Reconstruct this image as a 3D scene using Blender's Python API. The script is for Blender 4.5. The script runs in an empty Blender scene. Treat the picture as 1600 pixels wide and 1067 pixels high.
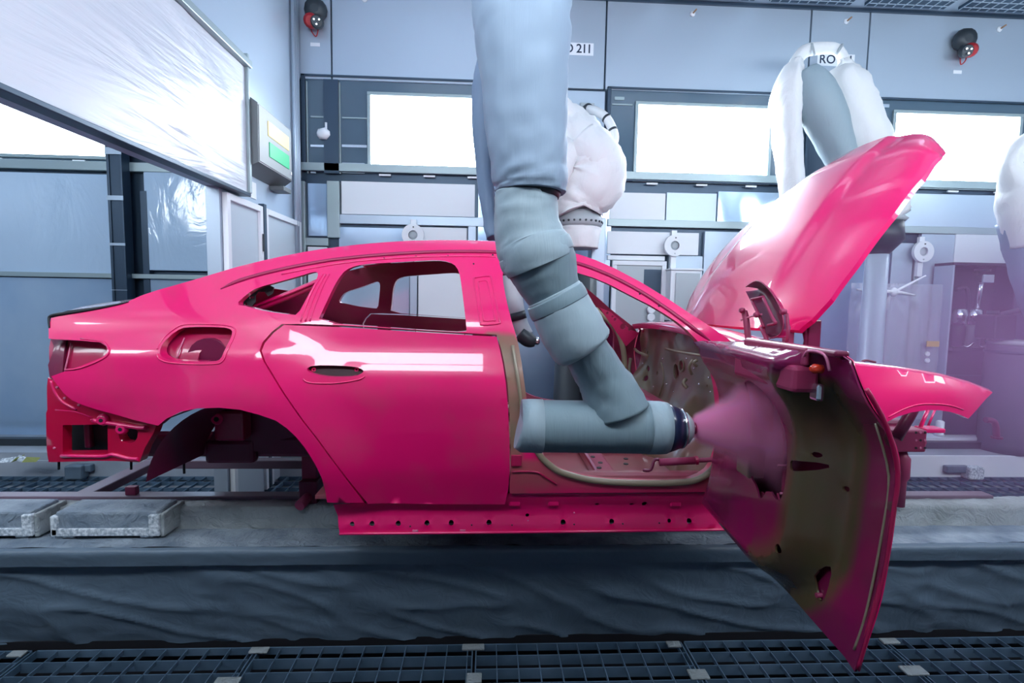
import bpy, bmesh, math, random
from mathutils import Vector, Matrix, noise
from mathutils.geometry import delaunay_2d_cdt
random.seed(7)
scene = bpy.context.scene
COL = scene.collection

# ------------------------------------------------------------------ camera
FPX = 802.0                                   # focal length for a 1600 px wide frame
CAM = Vector((0.0, -2.1, 1.17))
YAW, PIT, ROL = (math.radians(a) for a in (2.65, -4.65, 0.95))
fw = Vector((math.sin(YAW)*math.cos(PIT), math.cos(YAW)*math.cos(PIT), math.sin(PIT)))
rt = Vector((math.cos(YAW), -math.sin(YAW), 0))
up = rt.cross(fw)
RT = rt*math.cos(ROL) + up*math.sin(ROL)
UP = up*math.cos(ROL) - rt*math.sin(ROL)
cam_data = bpy.data.cameras.new('camera')
cam_data.sensor_width = 36.0
cam_data.lens = FPX*36.0/1600.0
cam_data.clip_start = 0.02
cam = bpy.data.objects.new('camera', cam_data)
COL.objects.link(cam)
m = Matrix.Identity(4)
for i in range(3):
    m[i][0], m[i][1], m[i][2], m[i][3] = RT[i], UP[i], -fw[i], CAM[i]
cam.matrix_world = m
scene.camera = cam
# ------------------------------------------------------------------ world and exposure
world = bpy.data.worlds.new('world'); scene.world = world
world.use_nodes = True
world.node_tree.nodes['Background'].inputs[0].default_value = (0.55, 0.7, 1.0, 1)
world.node_tree.nodes['Background'].inputs[1].default_value = 0.02
vs = scene.view_settings
vs.view_transform = 'Standard'; vs.look = 'None'; vs.gamma = 1.0
vs.use_curve_mapping = False
vs.exposure = 0.0
LAMP = 22.0            # strength of the lit booth windows
NEARLAMP = 16.0
CEIL = 1.2
try:
    scene.cycles.max_bounces = 8
    scene.cycles.volume_bounces = 6
    scene.cycles.volume_step_rate = 1.0
except Exception:
    pass

# ------------------------------------------------------------------ pixel -> place helpers
def ray(u, v):
    return fw + RT*((u-800)/FPX) - UP*((v-533.5)/FPX)
def aty(u, v, Y):
    d = ray(u, v); t = (Y-CAM.y)/d.y
    return CAM + d*t
def atx(u, v, X):
    d = ray(u, v); t = (X-CAM.x)/d.x
    return CAM + d*t
def atz(u, v, Z):
    d = ray(u, v); t = (Z-CAM.z)/d.z
    return CAM + d*t
def sca(u, v, Y):                              # metres per pixel there
    return ((Y-CAM.y)/ray(u, v).y)/FPX

# ------------------------------------------------------------------ materials
MATS = {}
def mat(name, col, rough=0.5, metal=0.0, coat=0.0, coat_rough=0.05, bump=None, var=None, spec=0.5,
        emit=None, alpha=1.0, trans=0.0, attr=None, coords='Object', speck=None):
    if name in MATS: return MATS[name]
    M = bpy.data.materials.new(name); M.use_nodes = True
    nt = M.node_tree; N = nt.nodes; L = nt.links
    b = N['Principled BSDF']
    b.inputs['Base Color'].default_value = (*col, 1)
    b.inputs['Roughness'].default_value = rough
    b.inputs['Metallic'].default_value = metal
    b.inputs['Coat Weight'].default_value = coat
    b.inputs['Coat Roughness'].default_value = coat_rough
    b.inputs['Specular IOR Level'].default_value = spec
    b.inputs['Alpha'].default_value = alpha
    b.inputs['Transmission Weight'].default_value = trans
    if emit:
        b.inputs['Emission Color'].default_value = (*emit[0], 1)
        b.inputs['Emission Strength'].default_value = emit[1]
    tc = None
    def coord(scale=(1,1,1)):
        nonlocal tc
        if tc is None: tc = N.new('ShaderNodeTexCoord')
        mp = N.new('ShaderNodeMapping'); mp.inputs['Scale'].default_value = scale
        L.new(tc.outputs[coords], mp.inputs[0]); return mp.outputs[0]
    out = None
    if attr:                                   # second paint laid over the first, by a stored 'spray' amount
        a = N.new('ShaderNodeAttribute'); a.attribute_name = 'spray'
        nz = N.new('ShaderNodeTexNoise'); nz.inputs['Scale'].default_value = 6; nz.inputs['Detail'].default_value = 3
        L.new(coord(), nz.inputs['Vector'])
        ad = N.new('ShaderNodeMath'); ad.operation = 'MULTIPLY_ADD'
        ad.inputs[1].default_value = 0.5; L.new(nz.outputs[0], ad.inputs[0])
        sb = N.new('ShaderNodeMath'); sb.operation = 'SUBTRACT'; sb.inputs[1].default_value = 0.25
        L.new(a.outputs['Fac'], sb.inputs[0]); L.new(sb.outputs[0], ad.inputs[2])
        mx = N.new('ShaderNodeMix'); mx.data_type = 'RGBA'
        mx.inputs['A'].default_value = (*col, 1); mx.inputs['B'].default_value = (*attr, 1)
        cl = N.new('ShaderNodeClamp'); L.new(ad.outputs[0], cl.inputs[0])
        L.new(cl.outputs[0], mx.inputs['Factor']); out = mx.outputs['Result']
    if var:                                    # (scale, colour2, amount)
        sc_, c2, amt = var[:3]
        nz = N.new('ShaderNodeTexNoise'); nz.inputs['Scale'].default_value = 1.0
        nz.inputs['Detail'].default_value = 6
        L.new(coord(sc_ if isinstance(sc_, tuple) else (sc_,)*3), nz.inputs['Vector'])
        rp = N.new('ShaderNodeValToRGB'); rp.color_ramp.elements[0].position = 0.5-0.25*amt
        rp.color_ramp.elements[1].position = 0.5+0.25*amt
        rp.color_ramp.elements[0].color = (*col, 1); rp.color_ramp.elements[1].color = (*c2, 1)
        if amt <= 0: rp.color_ramp.elements[1].position = 0.51
        L.new(nz.outputs[0], rp.inputs[0]); out = rp.outputs[0]
    if out is not None: L.new(out, b.inputs['Base Color'])
    if bump:                                   # (scale tuple, strength, distance)
        sc_, st, di = bump[:3]
        nz = N.new('ShaderNodeTexNoise'); nz.inputs['Scale'].default_value = 1.0
        nz.inputs['Detail'].default_value = 5; nz.inputs['Distortion'].default_value = bump[3] if len(bump) > 3 else 0.6
        L.new(coord(sc_ if isinstance(sc_, tuple) else (sc_,)*3), nz.inputs['Vector'])
        bp = N.new('ShaderNodeBump'); bp.inputs['Strength'].default_value = st; bp.inputs['Distance'].default_value = di
        L.new(nz.outputs[0], bp.inputs['Height']); L.new(bp.outputs[0], b.inputs['Normal'])
    MATS[name] = M
    return M

PINK = (0.88, 0.004, 0.155)
paint = mat('car_paint', PINK, 0.32, coat=1.0, coat_rough=0.03)
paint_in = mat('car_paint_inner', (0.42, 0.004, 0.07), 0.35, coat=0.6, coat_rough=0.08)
primer = mat('primer_oversprayed', (0.20, 0.155, 0.095), 0.33, coat=0.5, coat_rough=0.1, attr=(0.50, 0.012, 0.13))
primer_dk = mat('primer_plain', (0.27, 0.22, 0.15), 0.4, coat=0.4)
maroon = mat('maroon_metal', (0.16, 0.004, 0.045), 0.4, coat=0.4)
black = mat('black_rubber', (0.010, 0.010, 0.014), 0.6)
spoiler_top = mat('spoiler_reflection_tint', (0.62, 0.34, 0.45), 0.2, coat=1.0)  # pale tint paints in the grazing reflection on top of the lip
steel = mat('wall_steel', (0.44, 0.53, 0.63), 0.38, metal=0.35, bump=((1.5, 1.5, 30), 0.05, 0.01))
steel_dk = mat('dark_frame', (0.045, 0.075, 0.115), 0.35, metal=0.4)
steel_mid = mat('frame_grey_green', (0.34, 0.42, 0.44), 0.4, metal=0.4)
white_panel = mat('white_panel', (0.78, 0.82, 0.86), 0.45)
white_film = mat('white_wrapped_film', (0.60, 0.64, 0.70), 0.35, bump=((1.0, 0.6, 6.0), 0.35, 0.05, 1.2))
panel_blue = mat('blue_grey_panel', (0.28, 0.44, 0.66), 0.12, metal=0.35, var=((0.7, 0.7, 0.5), (0.56, 0.68, 0.80), 0.8))
film_clear = mat('plastic_film', (0.48, 0.62, 0.78), 0.10, spec=0.8, bump=((2.5, 2.5, 1.2), 0.35, 0.04, 1.5))
seam = mat('dark_seam', (0.02, 0.05, 0.09), 0.6)
glass_dk = mat('dark_glass', (0.07, 0.12, 0.17), 0.12, spec=0.8)
lamp_mat = mat('lit_window', (0.9, 0.95, 1.0), 0.5, emit=((0.80, 0.90, 1.0), LAMP))
lamp_near = mat('lit_window_opposite', (0.9, 0.95, 1.0), 0.5, emit=((0.84, 0.92, 1.0), NEARLAMP))
ceil_lamp = mat('ceiling_diffuser', (0.8, 0.85, 0.9), 0.6, emit=((0.8, 0.9, 1.0), CEIL))
film_dark = mat('dark_protective_film', (0.115, 0.165, 0.22), 0.45, spec=0.6, bump=((7, 7, 8), 0.35, 0.015, 2.0))
film_ledge = mat('paint_dusted_film', (0.15, 0.20, 0.26), 0.6, bump=((16, 16, 16), 0.8, 0.02, 2.0), var=(7.0, (0.32, 0.38, 0.44), 0.7))
film_grey = mat('crumpled_grey_film', (0.24, 0.27, 0.27), 0.6, bump=((14, 14, 14), 0.8, 0.02, 2.0), var=(6.0, (0.36, 0.40, 0.42), 0.8))
tape = mat('speckled_white_tape', (0.30, 0.36, 0.42), 0.7, var=(60.0, (0.75, 0.80, 0.84), 0.5), bump=((50, 50, 50), 0.5, 0.006))
skid_m = mat('skid_metal', (0.16, 0.105, 0.15), 0.4, coat=0.3)
grate_m = mat('grating_steel', (0.07, 0.13, 0.20), 0.5, metal=0.3, var=(5.0, (0.14, 0.22, 0.31), 0.8))
pit_m = mat('pit_floor', (0.010, 0.016, 0.03), 0.9)
kerb_m = mat('kerb_concrete', (0.26, 0.30, 0.35), 0.6, var=(2.0, (0.42, 0.46, 0.52), 0.8), bump=((6, 6, 6), 0.3, 0.01))
kerb_w = mat('white_dusted_kerb', (0.72, 0.76, 0.84), 0.6, var=(2.0, (0.82, 0.84, 0.88), 0.8))
cloth = mat('white_robot_cover', (0.78, 0.79, 0.80), 0.75, bump=((7, 7, 4), 0.35, 0.03, 1.2))
cover = mat('grey_blue_robot_cover', (0.19, 0.27, 0.31), 0.62, bump=((22, 22, 2.0), 0.22, 0.02, 0.6))
cover_up = mat('pale_blue_robot_sleeve', (0.27, 0.36, 0.47), 0.6, bump=((20, 20, 1.2), 0.20, 0.02, 0.4))
cover_lt = mat('pale_robot_cover', (0.30, 0.39, 0.44), 0.6, bump=((14, 14, 3), 0.3, 0.02, 0.6))
robot_dk = mat('robot_dark_casting', (0.03, 0.04, 0.05), 0.45, metal=0.2)
robot_gr = mat('robot_grey_casting', (0.40, 0.45, 0.48), 0.45)
navy = mat('navy_collar', (0.012, 0.02, 0.06), 0.3, coat=0.5)
chrome = mat('bright_metal', (0.75, 0.78, 0.82), 0.18, metal=0.95)
red_m = mat('red_plastic', (0.35, 0.012, 0.02), 0.4)
sign_w = mat('sign_white', (0.82, 0.86, 0.92), 0.5)
ink = mat('sign_ink', (0.01, 0.03, 0.07), 0.6)
yellow = mat('yellow_lamp', (0.6, 0.55, 0.2), 0.5, emit=((1.0, 0.85, 0.35), 0.5))
green = mat('green_lamp', (0.02, 0.35, 0.16), 0.5, emit=((0.02, 0.6, 0.26), 0.35))
box_gr = mat('grey_cabinet', (0.40, 0.45, 0.48), 0.45, metal=0.2)
door_w = mat('white_door_frame', (0.82, 0.86, 0.90), 0.4)
door_p = mat('pale_door_pane', (0.52, 0.60, 0.66), 0.3)
orange = mat('orange_lens', (0.7, 0.05, 0.02), 0.2, coat=1.0)
dark_rack = mat('dark_rack', (0.018, 0.018, 0.03), 0.5)
rust = mat('pink_dusted_metal', (0.33, 0.03, 0.10), 0.5)

# ------------------------------------------------------------------ object helpers
def wloc(o):
    p = Vector((0, 0, 0))
    while o is not None:
        p = p + o.location; o = o.parent
    return p
def link(o, parent=None):
    COL.objects.link(o)
    if parent is not None: o.parent = parent
    return o
def meshobj(name, verts, faces, mats, parent=None, smooth=False, fmat=None, attr=None, origin=None):
    base = wloc(parent) if parent is not None else Vector((0, 0, 0))
    org = Vector(origin) if origin is not None else base
    me = bpy.data.meshes.new(name)
    me.from_pydata([tuple(Vector(v)-org) for v in verts], [], faces)
    if not isinstance(mats, (list, tuple)): mats = [mats]
    for mm in mats: me.materials.append(mm)
    if fmat:
        for p, k in zip(me.polygons, fmat): p.material_index = k
    if smooth:
        if isinstance(smooth, list):
            for p, k in zip(me.polygons, smooth): p.use_smooth = k
        else:
            for p in me.polygons: p.use_smooth = True
    if attr is not None:
        a = me.attributes.new('spray', 'FLOAT', 'POINT')
        for i, x in enumerate(attr): a.data[i].value = x
    me.update()
    o = bpy.data.objects.new(name, me)
    o.location = org-base
    return link(o, parent)
def tag(o, label=None, cat=None, group=None, kind=None):
    if label: o['label'] = label
    if cat: o['category'] = cat
    if group: o['group'] = group
    if kind: o['kind'] = kind
    return o
def thing(name, label, cat, loc=(0, 0, 0), group=None, kind=None):
    o = bpy.data.objects.new(name, None); o.location = loc; o.empty_display_size = 0.1
    link(o); return tag(o, label, cat, group, kind)
def bmobj(name, bm, mats, parent=None, smooth=False, origin=None):
    bm.verts.index_update()
    vs_ = [v.co.copy() for v in bm.verts]; fs = [[v.index for v in f.verts] for f in bm.faces]
    bm.free()
    return meshobj(name, vs_, fs, mats, parent, smooth, origin=origin)
def boxbm(lo, hi, bev=0.0, bm=None):
    own = bm is None
    if own: bm = bmesh.new()
    lo2 = [min(a, b) for a, b in zip(lo, hi)]; hi2 = [max(a, b) for a, b in zip(lo, hi)]
    r = bmesh.ops.create_cube(bm, size=1.0)
    for v in r['verts']:
        v.co = Vector([(lo2[i]+hi2[i])/2 + v.co[i]*(hi2[i]-lo2[i]) for i in range(3)])
    if bev > 0:
        es = list({e for v in r['verts'] for e in v.link_edges})
        bmesh.ops.bevel(bm, geom=es, offset=bev, segments=2, affect='EDGES', profile=0.5)
    return bm
def box(name, lo, hi, m_, parent=None, bev=0.0, origin=None):
    return bmobj(name, boxbm(lo, hi, bev), m_, parent, origin=origin)
def prism(name, poly, axis, a0, a1, m_, parent=None):
    """polygon in the two other axes, extruded along axis (0,1,2)"""
    def p3(p, a):
        q = [0, 0, 0]; o = [i for i in range(3) if i != axis]
        q[o[0]], q[o[1]], q[axis] = p[0], p[1], a
        return q
    n = len(poly)
    V = [p3(p, a0) for p in poly]+[p3(p, a1) for p in poly]
    Fc = [list(range(n))[::-1], [n+i for i in range(n)]]
    Fc += [[i, (i+1) % n, n+(i+1) % n, n+i] for i in range(n)]
    bm = bmesh.new(); vv = [bm.verts.new(v) for v in V]
    for f in Fc: bm.faces.new([vv[i] for i in f])
    bmesh.ops.recalc_face_normals(bm, faces=bm.faces)
    return bmobj(name, bm, m_, parent)
def frame_of(d):
    d = d.normalized()
    a = Vector((0, 0, 1)) if abs(d.z) < 0.9 else Vector((1, 0, 0))
    x = d.cross(a).normalized(); return x, d.cross(x).normalized()
def crom(P, n):
    out = []
    for i in range(len(P)-1):
        p0, p1, p2, p3 = P[max(i-1, 0)], P[i], P[i+1], P[min(i+2, len(P)-1)]
        for k in range(n):
            t = k/n
            out.append([0.5*((2*b)+(c-a)*t+(2*a-5*b+4*c-d)*t*t+(3*b-a-3*c+d)*t**3) for a, b, c, d in zip(p0, p1, p2, p3)])
    out.append(list(P[-1])); return out
def sweep(name, pts, radii, m_, parent=None, seg=16, sub=4, folds=0.0, fk=5, flat=1.0, smooth=True, seed=0, caps=True, nrm=None):
    """tube through pts with radii; flat scales the second axis; folds = wrinkle depth"""
    rows = [list(p)+[r] for p, r in zip(pts, radii)]
    rows = crom(rows, sub) if sub > 1 else rows
    V, Fc = [], []
    prev = None
    for i, q in enumerate(rows):
        p = Vector(q[:3]); r = q[3]
        d = Vector(rows[min(i+1, len(rows)-1)][:3]) - Vector(rows[max(i-1, 0)][:3])
        if d.length < 1e-9: d = Vector((0, 0, 1))
        d.normalize()
        if prev is None:
            x = frame_of(d)[0] if nrm is None else (Vector(nrm)-d*d.dot(Vector(nrm))).normalized()
        else: x = (prev-d*d.dot(prev)).normalized()
        prev = x; y = d.cross(x)
        for k in range(seg):
            a = 2*math.pi*k/seg
            rr = r
            if folds:
                w = noise.noise(Vector((math.cos(a)*fk*.5, math.sin(a)*fk*.5, i*0.35+seed*7.3)))
                w += 0.5*noise.noise(Vector((math.cos(a)*fk, math.sin(a)*fk, i*0.8+seed*3.1)))
                rr = r+folds*w
            V.append(p+x*math.cos(a)*rr+y*math.sin(a)*rr*flat)
    n = len(rows)
    for i in range(n-1):
        for k in range(seg):
            k2 = (k+1) % seg
            Fc.append([i*seg+k, i*seg+k2, (i+1)*seg+k2, (i+1)*seg+k])
    if caps:
        Fc.append([k for k in range(seg)][::-1]); Fc.append([(n-1)*seg+k for k in range(seg)])
    sm = [len(f) == 4 for f in Fc] if smooth else False
    return meshobj(name, V, Fc, m_, parent, sm)
def cyl(name, a, b, r, m_, parent=None, seg=16, r2=None):
    return sweep(name, [Vector(a), Vector(b)], [r, r if r2 is None else r2], m_, parent, seg=seg, sub=1)
def ring(name, c, ax, r0, r1, th, m_, parent=None, seg=24):
    """annulus of thickness th along ax"""
    ax = Vector(ax).normalized(); x, y = frame_of(ax); c = Vector(c)
    V, Fc = [], []
    for k in range(seg):
        a = 2*math.pi*k/seg; e = x*math.cos(a)+y*math.sin(a)
        for rr, h in ((r0, 0), (r1, 0), (r1, th), (r0, th)): V.append(c+e*rr+ax*h)
    for k in range(seg):
        a, b = 4*k, 4*((k+1) % seg)
        for j in range(4): Fc.append([a+j, b+j, b+(j+1) % 4, a+(j+1) % 4])
    bm = bmesh.new(); vv = [bm.verts.new(v) for v in V]
    for f in Fc: bm.faces.new([vv[i] for i in f])
    bmesh.ops.recalc_face_normals(bm, faces=bm.faces)
    return bmobj(name, bm, m_, parent)
def lathe(name, c, ax, prof, m_, parent=None, seg=24, smooth=True):
    """prof: (distance along ax, radius)"""
    ax = Vector(ax).normalized(); x, y = frame_of(ax); c = Vector(c)
    V, Fc = [], []
    for h, r in prof:
        for k in range(seg):
            a = 2*math.pi*k/seg; V.append(c+ax*h+(x*math.cos(a)+y*math.sin(a))*r)
    for i in range(len(prof)-1):
        for k in range(seg):
            k2 = (k+1) % seg; Fc.append([i*seg+k, i*seg+k2, (i+1)*seg+k2, (i+1)*seg+k])
    n = len(prof)
    Fc.append(list(range(seg))[::-1]); Fc.append([(n-1)*seg+k for k in range(seg)])
    return meshobj(name, V, Fc, m_, parent, [len(f) == 4 and smooth for f in Fc])
def textobj(name, s, size, pos, m_, parent, ax=(1, 0, 0), upv=(0, 0, 1)):
    cu = bpy.data.curves.new(name, 'FONT'); cu.body = s; cu.size = size; cu.align_x = 'CENTER'; cu.align_y = 'CENTER'
    cu.extrude = 0.001; cu.offset = size*0.012
    to = bpy.data.objects.new(name+'_tmp', cu); COL.objects.link(to)
    dg = bpy.context.evaluated_depsgraph_get(); me = bpy.data.meshes.new_from_object(to.evaluated_get(dg))
    bpy.data.objects.remove(to)
    ax, upv = Vector(ax).normalized(), Vector(upv).normalized(); nn = ax.cross(upv)
    V = [Vector(pos)+ax*v.co.x+upv*v.co.y+nn*v.co.z for v in me.vertices]
    Fc = [list(p.vertices) for p in me.polygons]
    return meshobj(name, V, Fc, m_, parent)

# ------------------------------------------------------------------ panel builder: outline + holes -> triangulated shell
def inside(p, poly):
    x, y = p; c = False; n = len(poly); j = n-1
    for i in range(n):
        xi, yi = poly[i]; xj, yj = poly[j]
        if (yi > y) != (yj > y) and x < (xj-xi)*(y-yi)/(yj-yi)+xi: c = not c
        j = i
    return c
def resample(poly, step):
    out = []
    n = len(poly)
    for i in range(n):
        a, b = poly[i], poly[(i+1) % n]
        L_ = math.hypot(b[0]-a[0], b[1]-a[1]); k = max(1, int(L_/step))
        for q in range(k): out.append((a[0]+(b[0]-a[0])*q/k, a[1]+(b[1]-a[1])*q/k))
    return out
def soften(poly, it=1):                        # corner cutting for a smooth outline
    for _ in range(it):
        out = []
        n = len(poly)
        for i in range(n):
            a, b = poly[i], poly[(i+1) % n]
            out.append((0.75*a[0]+0.25*b[0], 0.75*a[1]+0.25*b[1]))
            out.append((0.25*a[0]+0.75*b[0], 0.25*a[1]+0.75*b[1]))
        poly = out
    return poly
def circle(c, r, n=10, sx=1.0):
    return [(c[0]+sx*r*math.cos(2*math.pi*k/n), c[1]+r*math.sin(2*math.pi*k/n)) for k in range(n)]
def shell(name, outer, holes, fn, thick, mats, parent, step=0.03, spray=None, mirror=None, flip=False):
    """fn(a, b, depth) -> Vector. mats = (face, back, rim)"""
    loops = [resample(outer, step)]+[resample(h, step) for h in holes]
    P, E = [], []
    for lp in loops:
        s = len(P); P += lp; E += [(s+i, s+(i+1) % len(lp)) for i in range(len(lp))]
    nb = len(P)
    xs = [p[0] for p in loops[0]]; ys = [p[1] for p in loops[0]]
    nx, ny = int((max(xs)-min(xs))/step), int((max(ys)-min(ys))/step)
    bset = {}
    for p in P: bset.setdefault((int(p[0]/step), int(p[1]/step)), []).append(p)
    for i in range(nx+1):
        for j in range(ny+1):
            q = (min(xs)+(i+0.5)*step+1e-4*((j*7) % 5), min(ys)+(j+0.5)*step+1e-4*((i*3) % 7))
            if not inside(q, loops[0]) or any(inside(q, h) for h in loops[1:]): continue
            ci, cj = int(q[0]/step), int(q[1]/step); near = False
            for di in (-1, 0, 1):
                for dj in (-1, 0, 1):
                    for w in bset.get((ci+di, cj+dj), ()):
                        if (w[0]-q[0])**2+(w[1]-q[1])**2 < (0.55*step)**2: near = True
            if not near: P.append(q)
    vo, eo, fo, _, _, _ = delaunay_2d_cdt([Vector(p) for p in P], E, [], 0, 1e-6)
    tris = []
    for f in fo:
        c = ((vo[f[0]].x+vo[f[1]].x+vo[f[2]].x)/3, (vo[f[0]].y+vo[f[1]].y+vo[f[2]].y)/3)
        if inside(c, loops[0]) and not any(inside(c, h) for h in loops[1:]): tris.append(list(f))
    n = len(vo)
    V = [fn(v.x, v.y, 0.0) for v in vo]
    W = [fn(v.x, v.y, thick) for v in vo]
    if mirror is not None:
        V = [Vector((v.x, 2*mirror-v.y, v.z)) for v in V]; W = [Vector((v.x, 2*mirror-v.y, v.z)) for v in W]
    if (mirror is not None) != flip: tris = [t[::-1] for t in tris]
    cnt = {}
    for t in tris:
        for k in range(3): cnt[(t[k], t[(k+1) % 3])] = 1
    bd = [e for e in cnt if (e[1], e[0]) not in cnt]
    Vall = V+W; Fc = list(tris)+[[n+i for i in t[::-1]] for t in tris]
    fm = [0]*len(tris)+[1]*len(tris); sm = [True]*len(Fc)
    rim = {}
    for a, b in bd:
        for x in (a, b):
            if x not in rim:
                rim[x] = len(Vall); Vall.append(V[x]); Vall.append(W[x])
        Fc.append([rim[b], rim[a], rim[a]+1, rim[b]+1]); fm.append(2); sm.append(True)
    at = [spray(v) for v in Vall] if spray else None
    return meshobj(name, Vall, Fc, list(mats), parent, sm, fm, at)

# ================================================================== THE SETTING
WB, XL, ZF, ZC = 3.5, -2.0, -0.557, 4.32        # back wall, partition, floor, ceiling
def WR(u0, v0, u1, v1, Y=WB):
    p = [aty(u, v, Y) for u, v in ((u0, v0), (u1, v0), (u0, v1), (u1, v1))]
    return (p[0].x+p[2].x)/2, (p[1].x+p[3].x)/2, (p[2].z+p[3].z)/2, (p[0].z+p[1].z)/2
def wbox(name, px, d0, d1, m_, parent=None, bev=0.0):
    x0, x1, z0, z1 = WR(*px)
    return box(name, (x0, WB-d1, z0), (x1, WB-d0, z1), m_, parent, bev)
def struct(o): o['kind'] = 'structure'; return o

wall_back = struct(box('wall_back', (-7.5, WB+0.02, ZF-0.3), (8.2, WB+0.15, ZC+0.1), steel_dk))
x_of = lambda u: aty(u, 100, WB).x
zs = 3.405
cuts = [XL+0.01, x_of(519), x_of(945), x_of(1262), x_of(1353), x_of(1352)+2.6, 8.1]
for a, b in zip(cuts[:-1], cuts[1:]):
    box('panel', (a+0.009, WB-0.02, zs), (b-0.009, WB+0.02, ZC-0.015), steel, wall_back, 0.003)
for a, b in ((-7.4, -5.1), (-5.1, -3.0), (-3.0, XL-0.1)):
    box('panel', (a+0.009, WB-0.02, zs), (b-0.009, WB+0.02, ZC-0.015), steel, wall_back, 0.003)
# panel between the first two windows and its continuation right of the third robot
wbox('panel', (770, 141, 943, 272), 0, 0.02, steel, wall_back, 0.003)

def window(n, lit, zone, extra):
    """lit: bright pane rectangle in the wall, zone: the dark framed recess round it"""
    x0, x1, z0, z1 = WR(*zone); a0, a1, b0, b1 = WR(*lit)
    w = struct(box('window_%d' % n, (x0, WB-0.004, z0), (x1, WB+0.02, z1), glass_dk))
    tag(w)
    L_ = box('lit_pane', (a0, WB-0.012, b0), (a1, WB-0.005, b1), lamp_mat, w)
    t = 0.035
    for nm, q in (('frame_bar', (a0-t, b1, a1+t, b1+t)), ('frame_bar', (a0-t, b0-t, a1+t, b0)),
                  ('frame_bar', (a0-t, b0, a0, b1)), ('frame_bar', (a1, b0, a1+t, b1))):
        box(nm, (q[0], WB-0.03, q[1]), (q[2], WB-0.004, q[3]), steel_mid if nm else steel_dk, w, 0.004)
    for q in ((x0, z1-0.02, x1, z1), (x0, z0, x1, z0+0.015), (x0, z0, x0+0.04, z1), (x1-0.04, z0, x1, z1)):
        box('outer_frame', (q[0], WB-0.04, q[1]), (q[2], WB-0.004, q[3]), steel_dk, w, 0.004)
    for k in range(3):                         # clips along the lower edge
        cx = a0+(a1-a0)*(0.12+0.38*k)
        box('clip', (cx-0.06, WB-0.035, b0-t-0.03), (cx+0.06, WB-0.02, b0-t-0.012), white_panel, w)
    for q in extra: box(*q, w)
    return w
z122 = 3.40
def xz(u, v): p = aty(u, v, WB); return p.x, p.z
def bar(u0, v0, u1, v1, nm, d, m_):
    x0, x1, z0, z1 = WR(u0, v0, u1, v1); return (nm, (x0, WB-d, z0), (x1, WB-0.004, z1), m_)
window(1, (580, 153, 762, 268), (473, 122.5, 768, 272), [
    bar(508, 127, 531, 272, 'mullion', 0.05, steel_dk), bar(480, 128, 482, 271, 'edge_strip', 0.02, steel_mid),
    bar(531, 130, 533, 272, 'edge_strip', 0.02, steel_mid), bar(486, 182, 511, 184.5, 'reflection_strip', 0.015, steel_mid),  # the reflection bars are solid strips imitating reflections in the dark panes
    bar(486, 227, 511, 230.5, 'shelf_rail', 0.02, chrome), bar(535, 227, 574, 231, 'shelf_rail', 0.02, chrome),
    bar(535, 184, 574, 186, 'reflection_strip', 0.015, steel_mid), bar(535, 255, 570, 271, 'cupboard', 0.015, steel),
    bar(486, 257, 494, 271, 'cupboard', 0.015, steel)])
window(2, (995, 168, 1199, 282), (946, 142.5, 1262, 287), [bar(960, 152, 975, 157, 'reflection_strip', 0.015, steel_mid),
    bar(956, 163, 988, 165, 'reflection_strip', 0.015, steel_mid), bar(1222, 160, 1235, 286, 'mullion', 0.05, steel_dk)])
window(3, (1394, 181, 1586, 292), (1353, 158, 1640, 296), [bar(1358, 163, 1388, 168, 'reflection_strip', 0.015, steel)])
window(4, (-180, 128, 164, 240), (-420, 100, 190, 250), [])
# white funnel lamp behind the narrow pane
fl = thing('hand_lamp', 'small white funnel-shaped lamp behind the narrow dark window pane', 'lamp', aty(502, 213, WB-0.05))
p = aty(505, 210, WB-0.05)
lathe('shade', p+Vector((-0.06, 0, 0)), (1, 0, 0.1), [(0, 0.02), (0.02, 0.05), (0.09, 0.06), (0.13, 0.02)], white_panel, fl, 12)
cyl('stem', p+Vector((0.03, 0, 0.03)), p+Vector((0.03, 0, 0.12)), 0.012, white_panel, fl, 8)

# ---- lower back wall right of the partition: frames, panes, bright panels
lw = [(473, 272, 1640, 284, 'transom', 0.05, steel_mid), (475, 284, 480, 600, 'post', 0.04, steel_mid), (513, 284, 532, 372, 'post', 0.045, steel_mid),
      (482, 287, 512, 369, 'pane', 0.015, panel_blue), (534, 286, 742, 337, 'pane', 0.015, white_panel),
      (514, 338, 760, 352, 'transom', 0.035, steel), (532, 356, 640, 700, 'pane', 0.02, panel_blue),
      (641, 352, 652, 700, 'post', 0.035, steel), (654, 356, 728, 700, 'pane', 0.03, white_panel), (730, 352, 742, 700, 'post', 0.03, steel),
      (745, 287, 950, 700, 'pane', 0.02, panel_blue), (476, 372, 514, 384, 'transom', 0.03, steel_mid), (484, 386, 513, 700, 'pane', 0.02, white_panel),
      (952, 302, 1038, 350, 'bright_panel', 0.03, white_panel), (1040, 302, 1118, 352, 'pane', 0.02, steel), (1120, 303, 1390, 354, 'pane', 0.02, panel_blue),
      (948, 351, 1640, 362, 'transom', 0.045, steel_mid), (948, 363, 1090, 398, 'panel', 0.03, white_panel), (1092, 363, 1200, 700, 'panel', 0.03, steel),
      (948, 400, 1037, 407, 'transom', 0.04, white_panel), (1038, 400, 1090, 700, 'panel', 0.025, steel),
      (1202, 363, 1378, 700, 'panel', 0.025, panel_blue), (1392, 305, 1640, 362, 'pane', 0.02, steel),
      (1380, 380, 1412, 690, 'post', 0.035, steel), (1414, 380, 1421, 690, 'post', 0.05, steel_mid), (1424, 366, 1486, 690, 'panel', 0.03, steel),
      (1487, 366, 1640, 412, 'panel', 0.04, white_panel)]
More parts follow.
